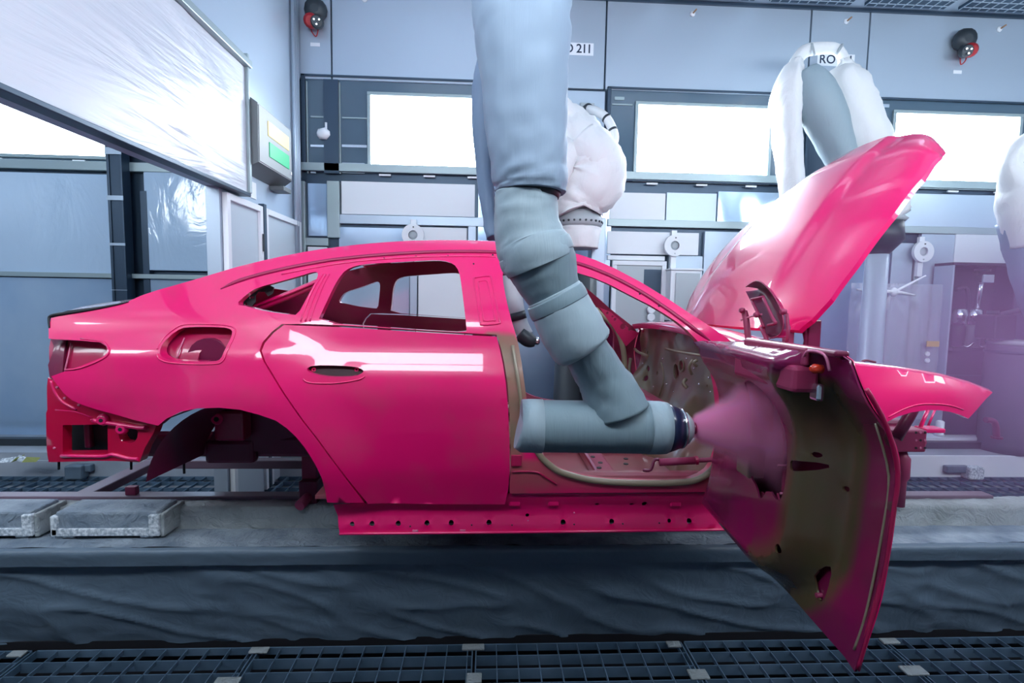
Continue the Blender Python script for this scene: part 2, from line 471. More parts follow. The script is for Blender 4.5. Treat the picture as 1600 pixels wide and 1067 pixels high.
for u0, v0, u1, v1, nm, d, m_ in lw:
    x0, x1, z0, z1 = WR(u0, v0, u1, v1)
    if v1 >= 600: z0 = ZF+0.22
    box(nm, (x0, WB-d, z0), (x1, WB+0.02, z1), m_, wall_back, 0.004)
# ---- left bay: film-covered lower wall
for u0, v0, u1, v1, nm, d, m_ in [(-500, 250, 470, 264, 'transom', 0.06, steel_mid), (-500, 266, 200, 424, 'film_sheet', 0.05, film_clear), (232, 266, 420, 424, 'film_sheet', 0.05, film_clear),
      (-500, 430, 200, 690, 'film_sheet', 0.045, panel_blue), (234, 434, 420, 690, 'film_sheet', 0.045, panel_blue), (-500, 424, 420, 431, 'tie_rail', 0.09, steel_mid),
      (232, 300, 242, 700, 'post', 0.055, steel_dk)]:
    x0, x1, z0, z1 = WR(u0, v0, u1, v1)
    if v1 >= 690: z0 = ZF+0.05
    box(nm, (x0, WB-d, z0), (x1, WB+0.02, z1), m_, wall_back, 0.003)
x0, x1, z0, z1 = WR(196, 300, 222, 500)
cl = thing('steel_column', 'dark blue vertical steel column wrapped in clear film in the left bay', 'column', ((x0+x1)/2-0.05, WB-0.12, ZF))
box('shaft', (x0-0.02, WB-0.16, ZF), (x1-0.06, WB-0.05, zs+0.02), steel_dk, cl, 0.006)
box('flange', (x0-0.03, WB-0.175, ZF), (x0-0.005, WB-0.05, zs+0.02), steel_dk, cl, 0.004)
box('flange', (x1-0.075, WB-0.175, ZF), (x1-0.05, WB-0.05, zs+0.02), steel_dk, cl, 0.004)
for k in range(5):
    box('film_tape', (x0-0.035, WB-0.18, 1.2+0.45*k), (x1-0.045, WB-0.174, 1.205+0.45*k+0.02*k), steel, cl)

# ---- partition on the left with the raised gate panel
wall_left = struct(box('wall_left', (XL-0.1, -3.4, 1.97), (XL, WB, ZC), steel))
box('jamb_wall', (XL-0.1, 1.86, ZF-0.2), (XL, WB, 1.97), steel, wall_left)
box('jamb_wall', (XL-0.1, -3.4, ZF-0.2), (XL, -0.9, 1.97), steel, wall_left)
for k in range(3):
    y = 3.30+0.055*k
    cyl('corner_pipe', (XL+0.03, y, 1.0), (XL+0.03, y, ZC), 0.017, steel, wall_left, 10)
gate = thing('raised_gate_panel', 'long white film-wrapped gate panel raised above the car on the left', 'gate', (XL+0.03, 0, 1.98))
V, Fc = [], []
NY, NZ = 90, 24
for i in range(NY+1):
    for j in range(NZ+1):
        y = -1.6+3.75*i/NY; z = 1.985+0.955*j/NZ
        s_ = y*0.62+(z-2.4)*1.0
        w = 0.010*math.exp(-((s_-1.25)/0.05)**2)+0.008*math.exp(-((s_-1.36)/0.035)**2)+0.007*math.exp(-((s_-0.62)/0.06)**2)
        w += 0.006*noise.noise(Vector((y*1.3, z*3.5, 2)))
        w *= min(1, (2.15-y)/0.3)
        V.append((XL+0.075+w, y, z))
for i in range(NY):
    for j in range(NZ):
        a = i*(NZ+1)+j; Fc.append([a, a+NZ+1, a+NZ+2, a+1])
meshobj('film_skin', V, Fc, white_film, gate, True)
box('panel_core', (XL+0.005, -1.6, 1.98), (XL+0.066, 2.15, 2.945), white_panel, gate)
box('bottom_rail', (XL+0.005, -1.6, 1.955), (XL+0.09, 2.18, 1.982), steel_dk, gate, 0.004)
box('top_rail', (XL+0.005, -1.6, 2.945), (XL+0.12, 2.19, 3.0), steel_mid, gate, 0.006)
box('end_strip', (XL+0.005, 2.153, 1.98), (XL+0.10, 2.18, 3.05), steel_mid, gate, 0.006)
# sign box with two lit strips
sig_gr = mat('signal_box_grey', (0.17, 0.19, 0.20), 0.45, metal=0.3)
sb = thing('signal_light_box', 'grey wall-mounted signal box with a yellow and a green lit strip', 'signal box', (XL+0.1, 2.6, 2.17))
x0, x1 = XL+0.002, XL+0.15
V = [(x0, 2.19, 2.165), (x0, 2.96, 2.165), (x0, 2.96, 2.80), (x0, 2.19, 2.80), (x1, 2.19, 2.235), (x1, 2.88, 2.235), (x1, 2.88, 2.695), (x1, 2.19, 2.695)]
meshobj('housing', V, [[0, 1, 2, 3], [7, 6, 5, 4], [0, 4, 5, 1], [1, 5, 6, 2], [2, 6, 7, 3], [3, 7, 4, 0]], sig_gr, sb)
box('face_plate', (x1, 2.20, 2.245), (x1+0.005, 2.87, 2.685), mat('signal_face', (0.30, 0.33, 0.34), 0.5), sb, 0.002)
box('yellow_strip', (x1+0.005, 2.36, 2.49), (x1+0.012, 2.80, 2.61), yellow, sb, 0.002)
box('green_strip', (x1+0.005, 2.38, 2.325), (x1+0.012, 2.80, 2.445), green, sb, 0.002)
box('foot_bracket', (x0, 2.74, 2.125), (x1-0.02, 2.92, 2.165), sig_gr, sb, 0.004)
box('hinge', (x1, 2.82, 2.28), (x1+0.02, 2.84, 2.31), white_panel, sb, 0.002)
tp = tag(box('tape_patch', (XL+0.002, 2.22, 1.985), (XL+0.008, 2.46, 2.12), white_panel), 'clear tape patch on the partition below the signal box', 'tape')
for n, (ya, yb, zt_) in enumerate(((1.89, 2.50, 1.935), (2.56, 3.42, 1.935))):
    d = struct(box('door_%d' % (n+1), (XL+0.004, ya+0.05, ZF), (XL+0.02, yb-0.05, zt_-0.05), door_p))
    box('frame_post', (XL+0.003, ya, ZF), (XL+0.045, ya+0.05, zt_), door_w, d, 0.004)
    box('frame_post', (XL+0.003, yb-0.05, ZF), (XL+0.045, yb, zt_), door_w, d, 0.004)
    box('frame_head', (XL+0.003, ya+0.05, zt_-0.05), (XL+0.045, yb-0.05, zt_), door_w, d, 0.004)
    if n == 0: box('latch', (XL+0.045, yb-0.03, 1.55), (XL+0.06, yb-0.01, 1.70), robot_dk, d, 0.003)
box('gap_strip', (XL+0.002, 2.505, ZF), (XL+0.05, 2.555, 1.96), steel_dk, wall_left)
# ---- ceiling with filter grids, other walls
ceiling = struct(box('ceiling', (-7.5, -3.4, ZC), (8.2, WB+0.1, ZC+0.1), steel))
cx = x_of(1000)-0.75
k = 0
while cx < 7.4:
    fr = box('filter_frame', (cx, 1.2, ZC-0.03), (cx+0.86, 3.36, ZC), seam, ceiling)
    for j in range(9): box('grid_bar', (cx+0.1*j, 1.2, ZC-0.036), (cx+0.1*j+0.008, 3.36, ZC-0.03), steel, fr)
    for j in range(22): box('grid_bar', (cx, 1.2+0.1*j, ZC-0.036), (cx+0.86, 1.208+0.1*j, ZC-0.03), steel, fr)
    cx += 1.02; k += 1
box('edge_channel', (XL, WB-0.05, ZC-0.03), (8.1, WB-0.02, ZC), steel_dk, ceiling)
struct(box('wall_right', (8.1, -3.4, ZF-0.3), (8.2, WB, ZC), steel))
struct(box('wall_far_left', (-7.6, -3.4, ZF-0.3), (-7.5, WB, ZC), steel))
# the camera-side wall mirrors the back wall: windows above, open below towards the aisle where the camera stands
wf = struct(box('wall_front', (-7.5, -1.95, 2.25), (8.2, -1.85, ZC), steel))
struct(box('wall_aisle', (-7.5, -3.5, ZF-0.3), (8.2, -3.4, ZC), mat('aisle_wall', (0.30, 0.34, 0.38), 0.6)))
for n, xa in enumerate((-6.2, -3.9, -1.75, 0.3, 2.35, 4.4, 6.2)):
    w = struct(box('window_%d' % (n+5), (xa-0.05, -1.85, 2.55), (xa+1.75, -1.83, 3.4), steel_dk))
    box('lit_pane', (xa, -1.83, 2.62), (xa+1.7, -1.82, 3.33), lamp_near, w)

# ---- fittings on the upper back wall
def sign(u, v, text, label):
    p = aty(u, v, WB-0.022)
    s = tag(box('number_sign', (p.x-0.205, WB-0.026, p.z-0.062), (p.x+0.205, WB-0.0205, p.z+0.062), sign_w), label, 'sign', 'robot number signs')
    for ch, dx in zip(text.replace(' ', ''), (-0.150, -0.058, 0.052, 0.108, 0.160)):
        textobj('letter', ch, 0.125, (p.x+dx, WB-0.0275, p.z), ink, s)
sign(897, 76.5, 'RO 211', 'white number sign reading 211 beside the big grey robot arm')
sign(1306, 94, 'RO 221', 'white number sign half hidden behind the folded white robot')
def detector(u, v, s, lab):
    p = aty(u, v, WB-0.1); y = WB-0.02
    t = thing('flame_detector', lab, 'detector', (p.x, y, p.z), 'flame detectors on the upper wall')
    box('mount_plate', (p.x-0.05*s, y-0.05, p.z+0.04), (p.x+0.09*s, y, p.z+0.16), robot_dk, t, 0.01)
    lathe('hood', (p.x+0.02*s, y-0.02, p.z+0.10), (0.1*s, -1, -0.15), [(0, 0.09), (0.05, 0.115), (0.10, 0.10), (0.12, 0.04)], robot_dk, t, 14)
    lathe('body', (p.x-0.03*s, y-0.03, p.z+0.01), (0.25*s, -1, -0.5), [(0, 0.05), (0.03, 0.075), (0.12, 0.07), (0.15, 0.045)], red_m, t, 14)
    lathe('lens_head', (p.x+0.05*s, y-0.09, p.z-0.04), (0.2*s, -1, -0.3), [(0, 0.05), (0.03, 0.065), (0.08, 0.06), (0.09, 0.05)], robot_dk, t, 14)
    for a in range(3):
        an = 2.1*a+0.5
        lathe('lens', (p.x+0.05*s+0.03*math.cos(an)+0.018*s, y-0.182, p.z-0.067+0.03*math.sin(an)), (0.2*s, -1, -0.3), [(0, 0.012), (0.01, 0.008)], chrome, t, 8)
    sweep('cable', [(p.x-0.04*s, y-0.04, p.z-0.03), (p.x-0.02*s, y-0.06, p.z-0.11), (p.x+0.02*s, y-0.05, p.z-0.15), (p.x+0.05*s, y-0.07, p.z-0.08)], [0.006]*4, red_m, t, 6)
    box('name_plate', (p.x-0.055, y-0.004, p.z-0.225), (p.x+0.04, y, p.z-0.19), sign_w, t)
detector(489, 30, 1, 'black and red flame detector on the wall near the corner pipes')
detector(1510, 76, -1, 'black and red flame detector on the wall at the upper right')
for u, v, wh in ((570, -1, 'above the first bright window'), (1082, 22, 'above the middle bright window'), (1322, 34, 'above the folded white robot'), (1561, 46, 'right of the upper right detector')):
    p = aty(u, v, WB-0.02)
    t = thing('sprinkler_nozzle', 'tiny brass-tipped nozzle on the upper wall '+wh, 'nozzle', p, 'wall sprinkler nozzles')
    lathe('escutcheon', p, (0, -1, 0), [(0, 0.03), (0.012, 0.026), (0.02, 0.012)], white_panel, t, 12)
    cyl('tip', p+Vector((0, -0.02, 0)), p+Vector((0.02, -0.06, 0.02)), 0.008, mat('brass_tip', (0.45, 0.26, 0.14), 0.4, metal=0.5), t, 8)
# round pull discs on brackets
for u, v, wh in ((645, 367, 'above the car roof'), (1055, 383.5, 'between the windscreen pillar and the hood'), (1444, 393, 'right of the raised hood')):
    p = aty(u, v, WB-0.12)
    t = thing('round_wall_disc', 'white round disc on the wall '+wh, 'disc', (p.x, WB, p.z), 'round discs on the back wall')
    ring('plate', p, (0, 1, 0), 0.048, 0.115, 0.035, white_panel, t, 28)
    lathe('hub', p+Vector((0, 0.015, 0)), (0, 1, 0), [(0, 0.02), (0.005, 0.046), (0.06, 0.046)], robot_gr, t, 16)
    box('bracket', (p.x-0.03, WB-0.085, p.z-0.27), (p.x+0.03, WB-0.045, p.z+0.165), white_panel, t, 0.004)
    lathe('bolt', p+Vector((0.005, -0.008, 0.082)), (0, 1, 0), [(0, 0.006), (0.008, 0.008)], robot_dk, t, 8)
    lathe('bolt', p+Vector((0.0, -0.008, -0.085)), (0, 1, 0), [(0, 0.006), (0.008, 0.008)], robot_gr, t, 8)
# framed hatch and small cabinet left of the hood, floor equipment behind
x0, x1, z0, z1 = WR(951, 408, 1034, 640)
h = thing('framed_service_door', 'pale service door with a dark pane between the robot base and the cabinet', 'door', ((x0+x1)/2, WB, ZF+0.22))
for q in ((x0, z1-0.05, x1, z1), (x0, ZF+0.22, x0+0.05, z1-0.05), (x1-0.05, ZF+0.22, x1, z1-0.05)):
    box('frame_bar', (q[0], WB-0.07, q[1]), (q[2], WB-0.02, q[3]), white_panel, h, 0.004)
box('pane', (x0+0.05, WB-0.05, ZF+0.22), (x1-0.05, WB-0.03, z1-0.05), box_gr, h)
box('dark_pane', (x1-0.24, WB-0.053, z1-0.42), (x1-0.05, WB-0.05, z1-0.09), steel_dk, h)
x0, x1, z0, z1 = WR(1036, 424, 1082, 500)
h = thing('small_wall_cabinet', 'small white cabinet on the back wall left of the hood', 'cabinet', ((x0+x1)/2, WB, z0))
box('body', (x0, WB-0.22, z0), (x1, WB-0.025, z1), white_panel, h, 0.008)
box('door', (x0+0.05, WB-0.235, z0+0.03), (x1-0.02, WB-0.22, z1-0.03), box_gr, h, 0.004)
box('top_lid', (x0-0.01, WB-0.24, z1), (x1+0.01, WB-0.02, z1+0.02), white_panel, h, 0.004)
for k in range(4):
    p = aty(1018, 484+12*k, WB-0.10)
    tag(lathe('white_cup', p, (0, 1, 0), [(0, 0.035), (0.01, 0.045), (0.04, 0.045)], white_panel, None, 16),
        'white round cap in the short vertical row on the service door, %s' % ('topmost', 'second from top', 'third from top', 'lowest')[k], 'cap', 'caps on the service door')
# plate with the flexible hose
p = aty(917, 178, WB-0.03)
hs = thing('hose_outlet', 'square wall plate with a ringed white hose looping out above the white robot', 'hose', (p.x, WB-0.02, p.z))
box('plate', (p.x-0.075, WB-0.045, p.z-0.11), (p.x+0.075, WB-0.02, p.z+0.11), box_gr, hs, 0.006)
lathe('socket', (p.x-0.01, WB-0.045, p.z+0.03), (0.3, -1, 0), [(0, 0.055), (0.06, 0.055), (0.065, 0.04)], robot_dk, hs, 16)
HP = [aty(u, v, y) for u, v, y in ((919, 171, 3.42), (932, 174, 3.3), (947, 184, 3.22), (957, 202, 3.18), (960, 218, 3.16), (953, 232, 3.14), (940, 231, 3.12), (926, 216, 3.1), (915, 203, 3.1))]
sweep('hose', HP, [0.045]*9, cloth, hs, 12, 5)
for k in (2, 3, 5, 7):
    d = (HP[k+1]-HP[k-1]).normalized()
    ring('hose_band', HP[k], d, 0.044, 0.05, 0.022, robot_dk if k != 7 else box_gr, hs, 14)

# ================================================================== FLOOR, GRATINGS, PLINTHS
floor = struct(box('floor', (-7.5, -3.4, -0.98), (8.1, WB, -0.9), pit_m))
GP = 0.105
bar_mesh = {}
def grating(x0, x1, y0, y1, px_, py_, singles, parent):
    """a grating panel: bearing bars along x (deep), cross rods along y"""
    g = box('grating_panel', (x0, y1-0.008, ZF-0.035), (x1, y1, ZF), grate_m, parent)
    box('edge_bar', (x0, y0, ZF-0.035), (x1, y0+0.006, ZF), grate_m, g)
    box('edge_bar', (x0, y0, ZF-0.035), (x0+0.006, y1, ZF), grate_m, g)
    box('edge_bar', (x1-0.006, y0, ZF-0.035), (x1, y1, ZF), grate_m, g)
    if singles:
        nx, ny = int((x1-x0)/px_), int((y1-y0)/py_)
        def inst(nm, key, lo, hi, loc):
            if key not in bar_mesh:
                o = box(nm, lo, hi, grate_m, g, origin=(0, 0, 0)); bar_mesh[key] = o.data
            else:
                o = bpy.data.objects.new(nm, bar_mesh[key]); link(o, g)
            o.location = Vector(loc)-wloc(g); return o
        for i in range(1, nx+1):
            inst('cross_rod', ('r', round(y1-y0, 3)), (0, 0, 0), (0.0045, y1-y0, 0.02), (x0+i*px_, y0, ZF-0.02))
        for j in range(1, ny+1):
            inst('bearing_bar', ('b', round(x1-x0, 3)), (0, 0, 0), (x1-x0, 0.005, 0.05), (x0, y1-j*py_, ZF-0.05))
    else:
        bm = bmesh.new()
        i = x0+px_
        while i < x1: boxbm((i, y0, ZF-0.02), (i+0.006, y1, ZF), 0, bm); i += px_
        j = y0+py_
        while j < y1: boxbm((x0, j, ZF-0.035), (x1, j+0.006, ZF), 0, bm); j += py_
        s = bmobj('bars', bm, grate_m, g); s['kind'] = 'stuff'
    return g
gx = [atz(u, 1012, ZF).x for u in (60, 425, 748, 1072, 1395)]
w = (gx[4]-gx[0])/4
for k in range(-3, 7):
    a = gx[0]+k*w
    grating(a+0.006, a+w-0.006, -1.15, 0.353, w/10.4, 0.09, -1 <= k <= 4, floor)
    if k in (0, 1, 2, 3, 4):
        for q in range(2):
            y_ = 0.34-0.20*q; l_ = 0.04+0.02*((k*3+q) % 3); x_ = a-0.05+0.03*((k*2+q) % 3)
            nth = ('leftmost', 'second', 'third', 'fourth', 'fifth')[k]
            o = tag(box('film_scrap', (x_-0.04, y_-l_, ZF+0.001), (x_+0.03+0.02*((k+q) % 3), y_, ZF+0.012), film_grey, None, 0.004),
                    'pale film scrap at the %s grating joint from the left, %s' % (nth, ('against the plinth', 'nearer the camera')[q]), 'scrap', 'film scraps on the grating')
for k in range(-6, 7):
    grating(k*1.1+0.3, k*1.1+1.395, 1.6, 2.80, 0.11, 0.15, False, floor)
# platform along the far side
ZP = -0.337
pf = struct(box('trim_1', (-7.5, 2.825, ZF-0.3), (8.1, WB+0.02, ZP), kerb_m))
box('kerb_face', (1.6, 2.80, ZF-0.02), (8.1, 2.825, ZP), kerb_w, pf, 0.004)
box('kerb_face', (-7.5, 2.80, ZF-0.02), (1.6, 2.825, ZP-0.07), kerb_m, pf, 0.004)
box('kerb_ledge', (1.6, 3.12, ZP), (8.1, WB-0.06, ZP+0.10), kerb_w, pf, 0.006)
box('rail', (-7.5, 3.04, ZP), (8.1, 3.12, ZP+0.07), robot_dk, pf, 0.004)
for u, v, wh in ((124, 741, 'under the rear end of the car'), (381, 740, 'under the rear wheel arch'), (1523, 737, 'at the right edge')):
    p = aty(u, v, 2.75)
    t = thing('rail_clamp', 'small wrapped clamp block on the far kerb '+wh, 'clamp', (p.x, 2.78, ZF), 'clamp blocks on the far kerb')
    box('block', (p.x-0.10, 2.70, ZF), (p.x+0.06, 2.797, ZF+0.13), film_dark if u < 1000 else tape, t, 0.015)
    box('arm', (p.x+(0.02 if u < 1000 else -0.30), 2.74, ZF+0.06), (p.x+(0.11 if u < 1000 else -0.06), 2.797, ZF+0.13), film_dark, t, 0.01)
p = atz(33, 724, ZP)
db = thing('film_debris', 'yellow-green scrap of film lying on the kerb left of the car', 'debris', (p.x, p.y, ZP))
for k in range(5):
    a = 1.3*k; c = Vector((p.x+0.10*k-0.2, p.y+0.01*k, ZP+0.003))
    meshobj('strip', [c, c+Vector((0.12*math.cos(a), 0.06*math.sin(a), 0.01)), c+Vector((0.12*math.cos(a)+0.02, 0.06*math.sin(a)+0.03, 0.05)), c+Vector((0.01, 0.04, 0.03))],
            [[0, 1, 2, 3]], mat('debris_yellow', (0.30, 0.33, 0.10), 0.7) if k % 2 else tape, db)

# ---- near plinth wrapped in film, on which the skid line runs
pl = thing('conveyor_plinth', 'long dark film-wrapped conveyor plinth below the car', 'plinth', (0, 0.3, ZF))
def filmsheet(name, x0, x1, prof, m_, parent, nx, nv, amp, fx, fz, seed):
    """prof: polyline (y, z); surface swept along x with crumples pushing along its normal"""
    L_ = [0]
    for a, b in zip(prof[:-1], prof[1:]): L_.append(L_[-1]+math.hypot(b[0]-a[0], b[1]-a[1]))
    V, Fc = [], []
    for j in range(nv+1):
        s = L_[-1]*j/nv; k = 0
        while k < len(prof)-2 and s > L_[k+1]: k += 1
        t = (s-L_[k])/(L_[k+1]-L_[k]); y = prof[k][0]+(prof[k+1][0]-prof[k][0])*t; z = prof[k][1]+(prof[k+1][1]-prof[k][1])*t
        dy, dz = prof[k+1][0]-prof[k][0], prof[k+1][1]-prof[k][1]; q = math.hypot(dy, dz); ny_, nz_ = -dz/q, dy/q
        for i in range(nx+1):
            x = x0+(x1-x0)*i/nx
            wv = noise.noise(Vector((x*fx+s*2.2, s*fz, seed)))
            r1 = 1-abs(noise.noise(Vector((x*fx*1.7+s*5, s*fz*1.3, seed+9.1))))*2.2
            d = amp*(0.8*wv+0.7*max(0, r1)**3+0.25*noise.noise(Vector((x*11, s*13, seed+4))))
            V.append((x, y+ny_*d, z+nz_*d))
    for j in range(nv):
        for i in range(nx):
            a = j*(nx+1)+i; Fc.append([a, a+1, a+nx+2, a+nx+1])
    return meshobj(name, V, Fc, m_, parent, True)
KS = 1.1                                       # the plinth stands back under the car
def kk(L_): return [(-2.1+(y+2.1)*KS, 1.17+(z-1.17)*KS) for y, z in L_]
filmsheet('skirt_film', -4.9, 5.6, kk([(0.165, -0.39), (0.12, -0.2), (0.095, 0.035)]), film_dark, pl, 460, 34, 0.020, 1.5, 3.4, 1)
filmsheet('lip_film', -4.9, 5.6, kk([(0.062, 0.018), (0.05, 0.07), (0.052, 0.085), (0.07, 0.095)]), film_dark, pl, 300, 8, 0.004, 3.0, 8, 3)
filmsheet('ledge_film', -4.9, 5.6, kk([(0.07, 0.095), (0.27, 0.085)]), film_ledge, pl, 300, 10, 0.006, 5.0, 9, 5)
filmsheet('back_film', -4.9, 5.6, kk([(0.27, 0.085), (0.28, 0.185), (0.38, 0.19)]), film_grey, pl, 300, 10, 0.008, 5.0, 9, 6)
(ya, za), (yb, zb) = kk([(0.20, 0.055), (0.38, 0.18)])
box('core', (-4.9, ya, ZF-0.3), (5.6, yb, za), black, pl)
box('skirt_gap', (-4.9, ya-0.045, ZF-0.3), (5.6, ya, ZF+0.02), black, pl)
ZL = kk([(0, 0.098)])[0][1]                    # ledge height
# ---- covered boxes on the ledge
def ledge_box(ua, ub, lab):
    a = atz(ua, 842, ZL); b = atz(ub, 842, ZL); ya, yb = a.y, a.y+0.18
    t = thing('covered_box', lab, 'box', ((a.x+b.x)/2, ya, ZL), 'taped boxes on the plinth ledge')
    za, zb_ = ZL+0.012, ZL+0.128
    box('body', (a.x+0.012, ya+0.012, za+0.02), (b.x-0.012, yb, zb_), film_ledge, t, 0.012)
    box('lower_tape', (a.x, ya, za), (b.x-0.05, ya+0.02, za+0.036), tape, t, 0.004)
    box('corner_tape', (b.x-0.05, ya-0.002, za-0.002), (b.x, ya+0.03, zb_-0.012), tape, t, 0.006)
    box('corner_tape', (a.x-0.004, ya, za), (a.x+0.03, ya+0.03, zb_-0.018), tape, t, 0.006)
    box('side_film', (b.x-0.004, ya+0.01, za-0.01), (b.x+0.018, yb+0.01, zb_-0.01), film_grey, t, 0.008)
    for fx_ in (0.12, 0.85):
        box('foot', (a.x+(b.x-a.x)*fx_-0.03, ya+0.02, ZL-0.006), (a.x+(b.x-a.x)*fx_+0.03, ya+0.10, za+0.005), tape, t, 0.004)
ledge_box(80, 248, 'grey box with speckled white tape edges on the plinth ledge nearest the car')
ledge_box(-110, 50, 'grey taped box at the left edge of the picture on the plinth ledge')

# ---- transport skid
ZK = 0.055
sk = thing('transport_skid', 'brown-purple steel skid frame carrying the car body', 'skid', (0, 0.9, ZK))
e = atz(1558, 776, ZK+0.055)
p = atz(178, 748, ZK+0.05)
for y_, xs_ in ((0.60, -3.6), (1.20, p.x-0.045)):
    box('runner', (xs_, y_, ZK), (e.x, y_+0.075, ZK+0.055), skid_m, sk, 0.006)
for x_ in (p.x, 0.9, 2.0):
    box('cross_member', (x_-0.045, 0.66, ZK+0.005), (x_+0.045, 1.20, ZK+0.055), skid_m, sk, 0.006)
p = atz(197, 778, ZK+0.055)
box('stop_block', (p.x-0.03, 0.615, ZK+0.055), (p.x+0.024, 0.648, ZK+0.10), maroon, sk, 0.004)
box('post', (-0.98, 0.60, ZK+0.055), (-0.90, 0.66, 0.36), rust, sk, 0.006)
p = aty(470, 788, 0.50)
cyl('support_pin', p+Vector((0, -0.02, 0)), p+Vector((0.03, 0.12, 0.03)), 0.026, rust, sk, 16)
box('pin_clamp', p+Vector((-0.03, 0.05, -0.03)), p+Vector((0.065, 0.16, 0.10)), maroon, sk, 0.008)

# ================================================================== THE CAR BODY
YC = 0.93                                       # centre line of the car
PROF = [(0.10, 0.105), (0.20, 0.082), (0.30, 0.062), (0.40, 0.036), (0.435, 0.028), (0.47, 0.0225), (0.60, 0.010), (0.72, 0.002), (0.76, 0.0), (0.79, 0.002), (0.83, 0.010),
        (0.87, 0.025), (0.90, 0.042), (0.925, 0.057), (0.95, 0.068), (0.985, 0.080), (1.02, 0.089), (1.07, 0.106), (1.12, 0.138), (1.20, 0.20), (1.30, 0.28), (1.38, 0.345), (1.43, 0.40), (1.47, 0.465), (1.60, 0.70)]
def prof(z):
    P = PROF
    if z <= P[0][0]: return P[0][1]
    for i in range(len(P)-1):
        if z <= P[i+1][0]:
            h = P[i+1][0]-P[i][0]; t = (z-P[i][0])/h
            def sl(k):
                if k == 0 or k == len(P)-1: return (P[min(k+1, len(P)-1)][1]-P[max(k-1, 0)][1])/(P[min(k+1, len(P)-1)][0]-P[max(k-1, 0)][0])
                return (P[k+1][1]-P[k-1][1])/(P[k+1][0]-P[k-1][0])
            m0, m1 = sl(i)*h, sl(i+1)*h
            return (2*t**3-3*t*t+1)*P[i][1]+(t**3-2*t*t+t)*m0+(-2*t**3+3*t*t)*P[i+1][1]+(t**3-t*t)*m1
    return P[-1][1]
def sst(a, b, x):
    t = max(0.0, min(1.0, (x-a)/(b-a))); return t*t*(3-2*t)
RW, FWH = (-1.02, 0.32), (1.93, 0.32)           # wheel centres (x, z)
def ybody(x, z):
    y = prof(z)
    if x < -0.75: y += 0.105*((-0.75-x)/1.1)**2
    if x > 1.45: y += 0.16*((x-1.45)/0.95)**2
    for cx_, cz_ in (RW, FWH):
        r = math.hypot(x-cx_, z-cz_)
        y -= 0.028*(1-sst(0.37, 0.62, r))*sst(0.2, 0.36, r)*(1-sst(0.85, 1.05, z))
    y -= 0.022*math.exp(-((z-0.935)/0.055)**2)*max(sst(-0.55, -0.95, x), sst(1.15, 1.5, x))   # softer shoulder towards both ends
    # haunch over the rear wheel
    y -= 0.022*math.exp(-((x+1.25)/0.35)**2-((z-0.93)/0.10)**2)
    return y
def B(u, v, off=0.0):
    Y = 0.1
    for _ in range(40):
        p = aty(u, v, Y); Y += 0.5*(ybody(p.x, p.z)+off-Y)
    return (p.x, p.z)
def Bs(L_, off=0.0): return [B(u, v, off) for u, v in L_]
def body3(x, z, d): return Vector((x, ybody(x, z)+d, z))
def inset3(off): return lambda x, z, d: Vector((x, ybody(x, z)+off+d, z))
def body_at(u, v, off=0.0):
    x, z = B(u, v, off); return Vector((x, ybody(x, z)+off, z))

car = thing('car_body', 'bright pink unfinished car body with open front door and raised hood', 'car body', (0.2, YC, 0.2))
skin = mat('body_skin', (0.23, 0.175, 0.105), 0.30, coat=1.0, coat_rough=0.03, attr=PINK)
inner = mat('body_inner_skin', (0.17, 0.125, 0.075), 0.38, coat=0.4, coat_rough=0.1, attr=(0.30, 0.006, 0.07))

SEAM = [(511, 785), (569, 785.5), (532, 737), (494, 685.5), (470, 655), (447, 622), (428, 592), (411, 564), (405.5, 547), (410, 535), (424, 519), (440, 506.5)]
BELT = [(475, 506), (540, 508.5), (610, 513), (680, 517.5), (740, 521), (776, 523)]
DFRONT = [(783, 545), (788.5, 570), (793, 600), (796, 640), (798, 690), (798, 735), (796, 765)]
side_outer = ([(90, 602), (99, 614), (112, 625), (130, 633), (152, 640), (207, 655.5), (247, 665), (260, 654), (283, 643), (309, 638), (343, 637), (375, 640), (405, 648), (431, 657), (448, 669),
               (462, 682), (476, 699), (487, 716), (496, 732), (503, 748), (508, 766)] + SEAM + BELT + DFRONT +
              [(797, 771), (900, 770), (1182, 768), (1182, 700), (1178, 620), (1172, 560), (1160, 545), (1120, 517), (1080, 491), (1040, 464.5), (1000, 440), (960, 419),
               (930, 406), (905, 397.5), (880, 391), (850, 384.5), (800, 379), (770, 376.8), (720, 375.2), (680, 375.2), (640, 376.2), (600, 378.5), (560, 382), (530, 385.5), (500, 389.5), (470, 394.5),
               (435, 401.5), (400, 409.5), (370, 417), (345, 424.5), (320, 432), (300, 438), (270, 446.5), (245, 453.5), (220, 462), (200, 471), (180, 478), (140, 486), (100, 492), (80, 497),
               (76, 512), (76, 529), (84, 530), (126, 532), (157, 535), (166, 541), (168, 550.5), (160, 558), (126, 571.5), (99, 581), (80, 588)])
q_win = soften([(368.5, 475.5), (385, 460), (401, 449.5), (444, 438), (470, 430.5), (491, 424.3), (497.5, 426.5), (495, 436), (480, 464), (465, 492), (452, 491.5), (412, 486), (385, 478.5)])
r_win = soften([(495.5, 503.5), (506, 481), (520, 451), (530, 433.5), (540, 422), (555, 415), (580, 411.8), (630, 409), (670, 406.6), (692, 406.6), (709, 412), (717.5, 424), (721, 445), (729, 511), (728.5, 519.5), (670, 516.5), (610, 512)])
d_open = soften([(785, 426), (787, 448), (796, 490), (808, 529), (814, 560), (819, 595), (825, 640), (831, 680), (842, 708), (858, 725), (880, 738), (930, 750), (1000, 754), (1060, 753), (1090, 748), (1112, 733), (1124, 700),
                 (1126, 660), (1124, 630), (1120, 596), (1111, 564), (1095, 538), (1067, 509), (1024, 481), (988, 463), (940, 438), (896, 424), (870, 418), (840, 413), (805, 411), (790, 413)])
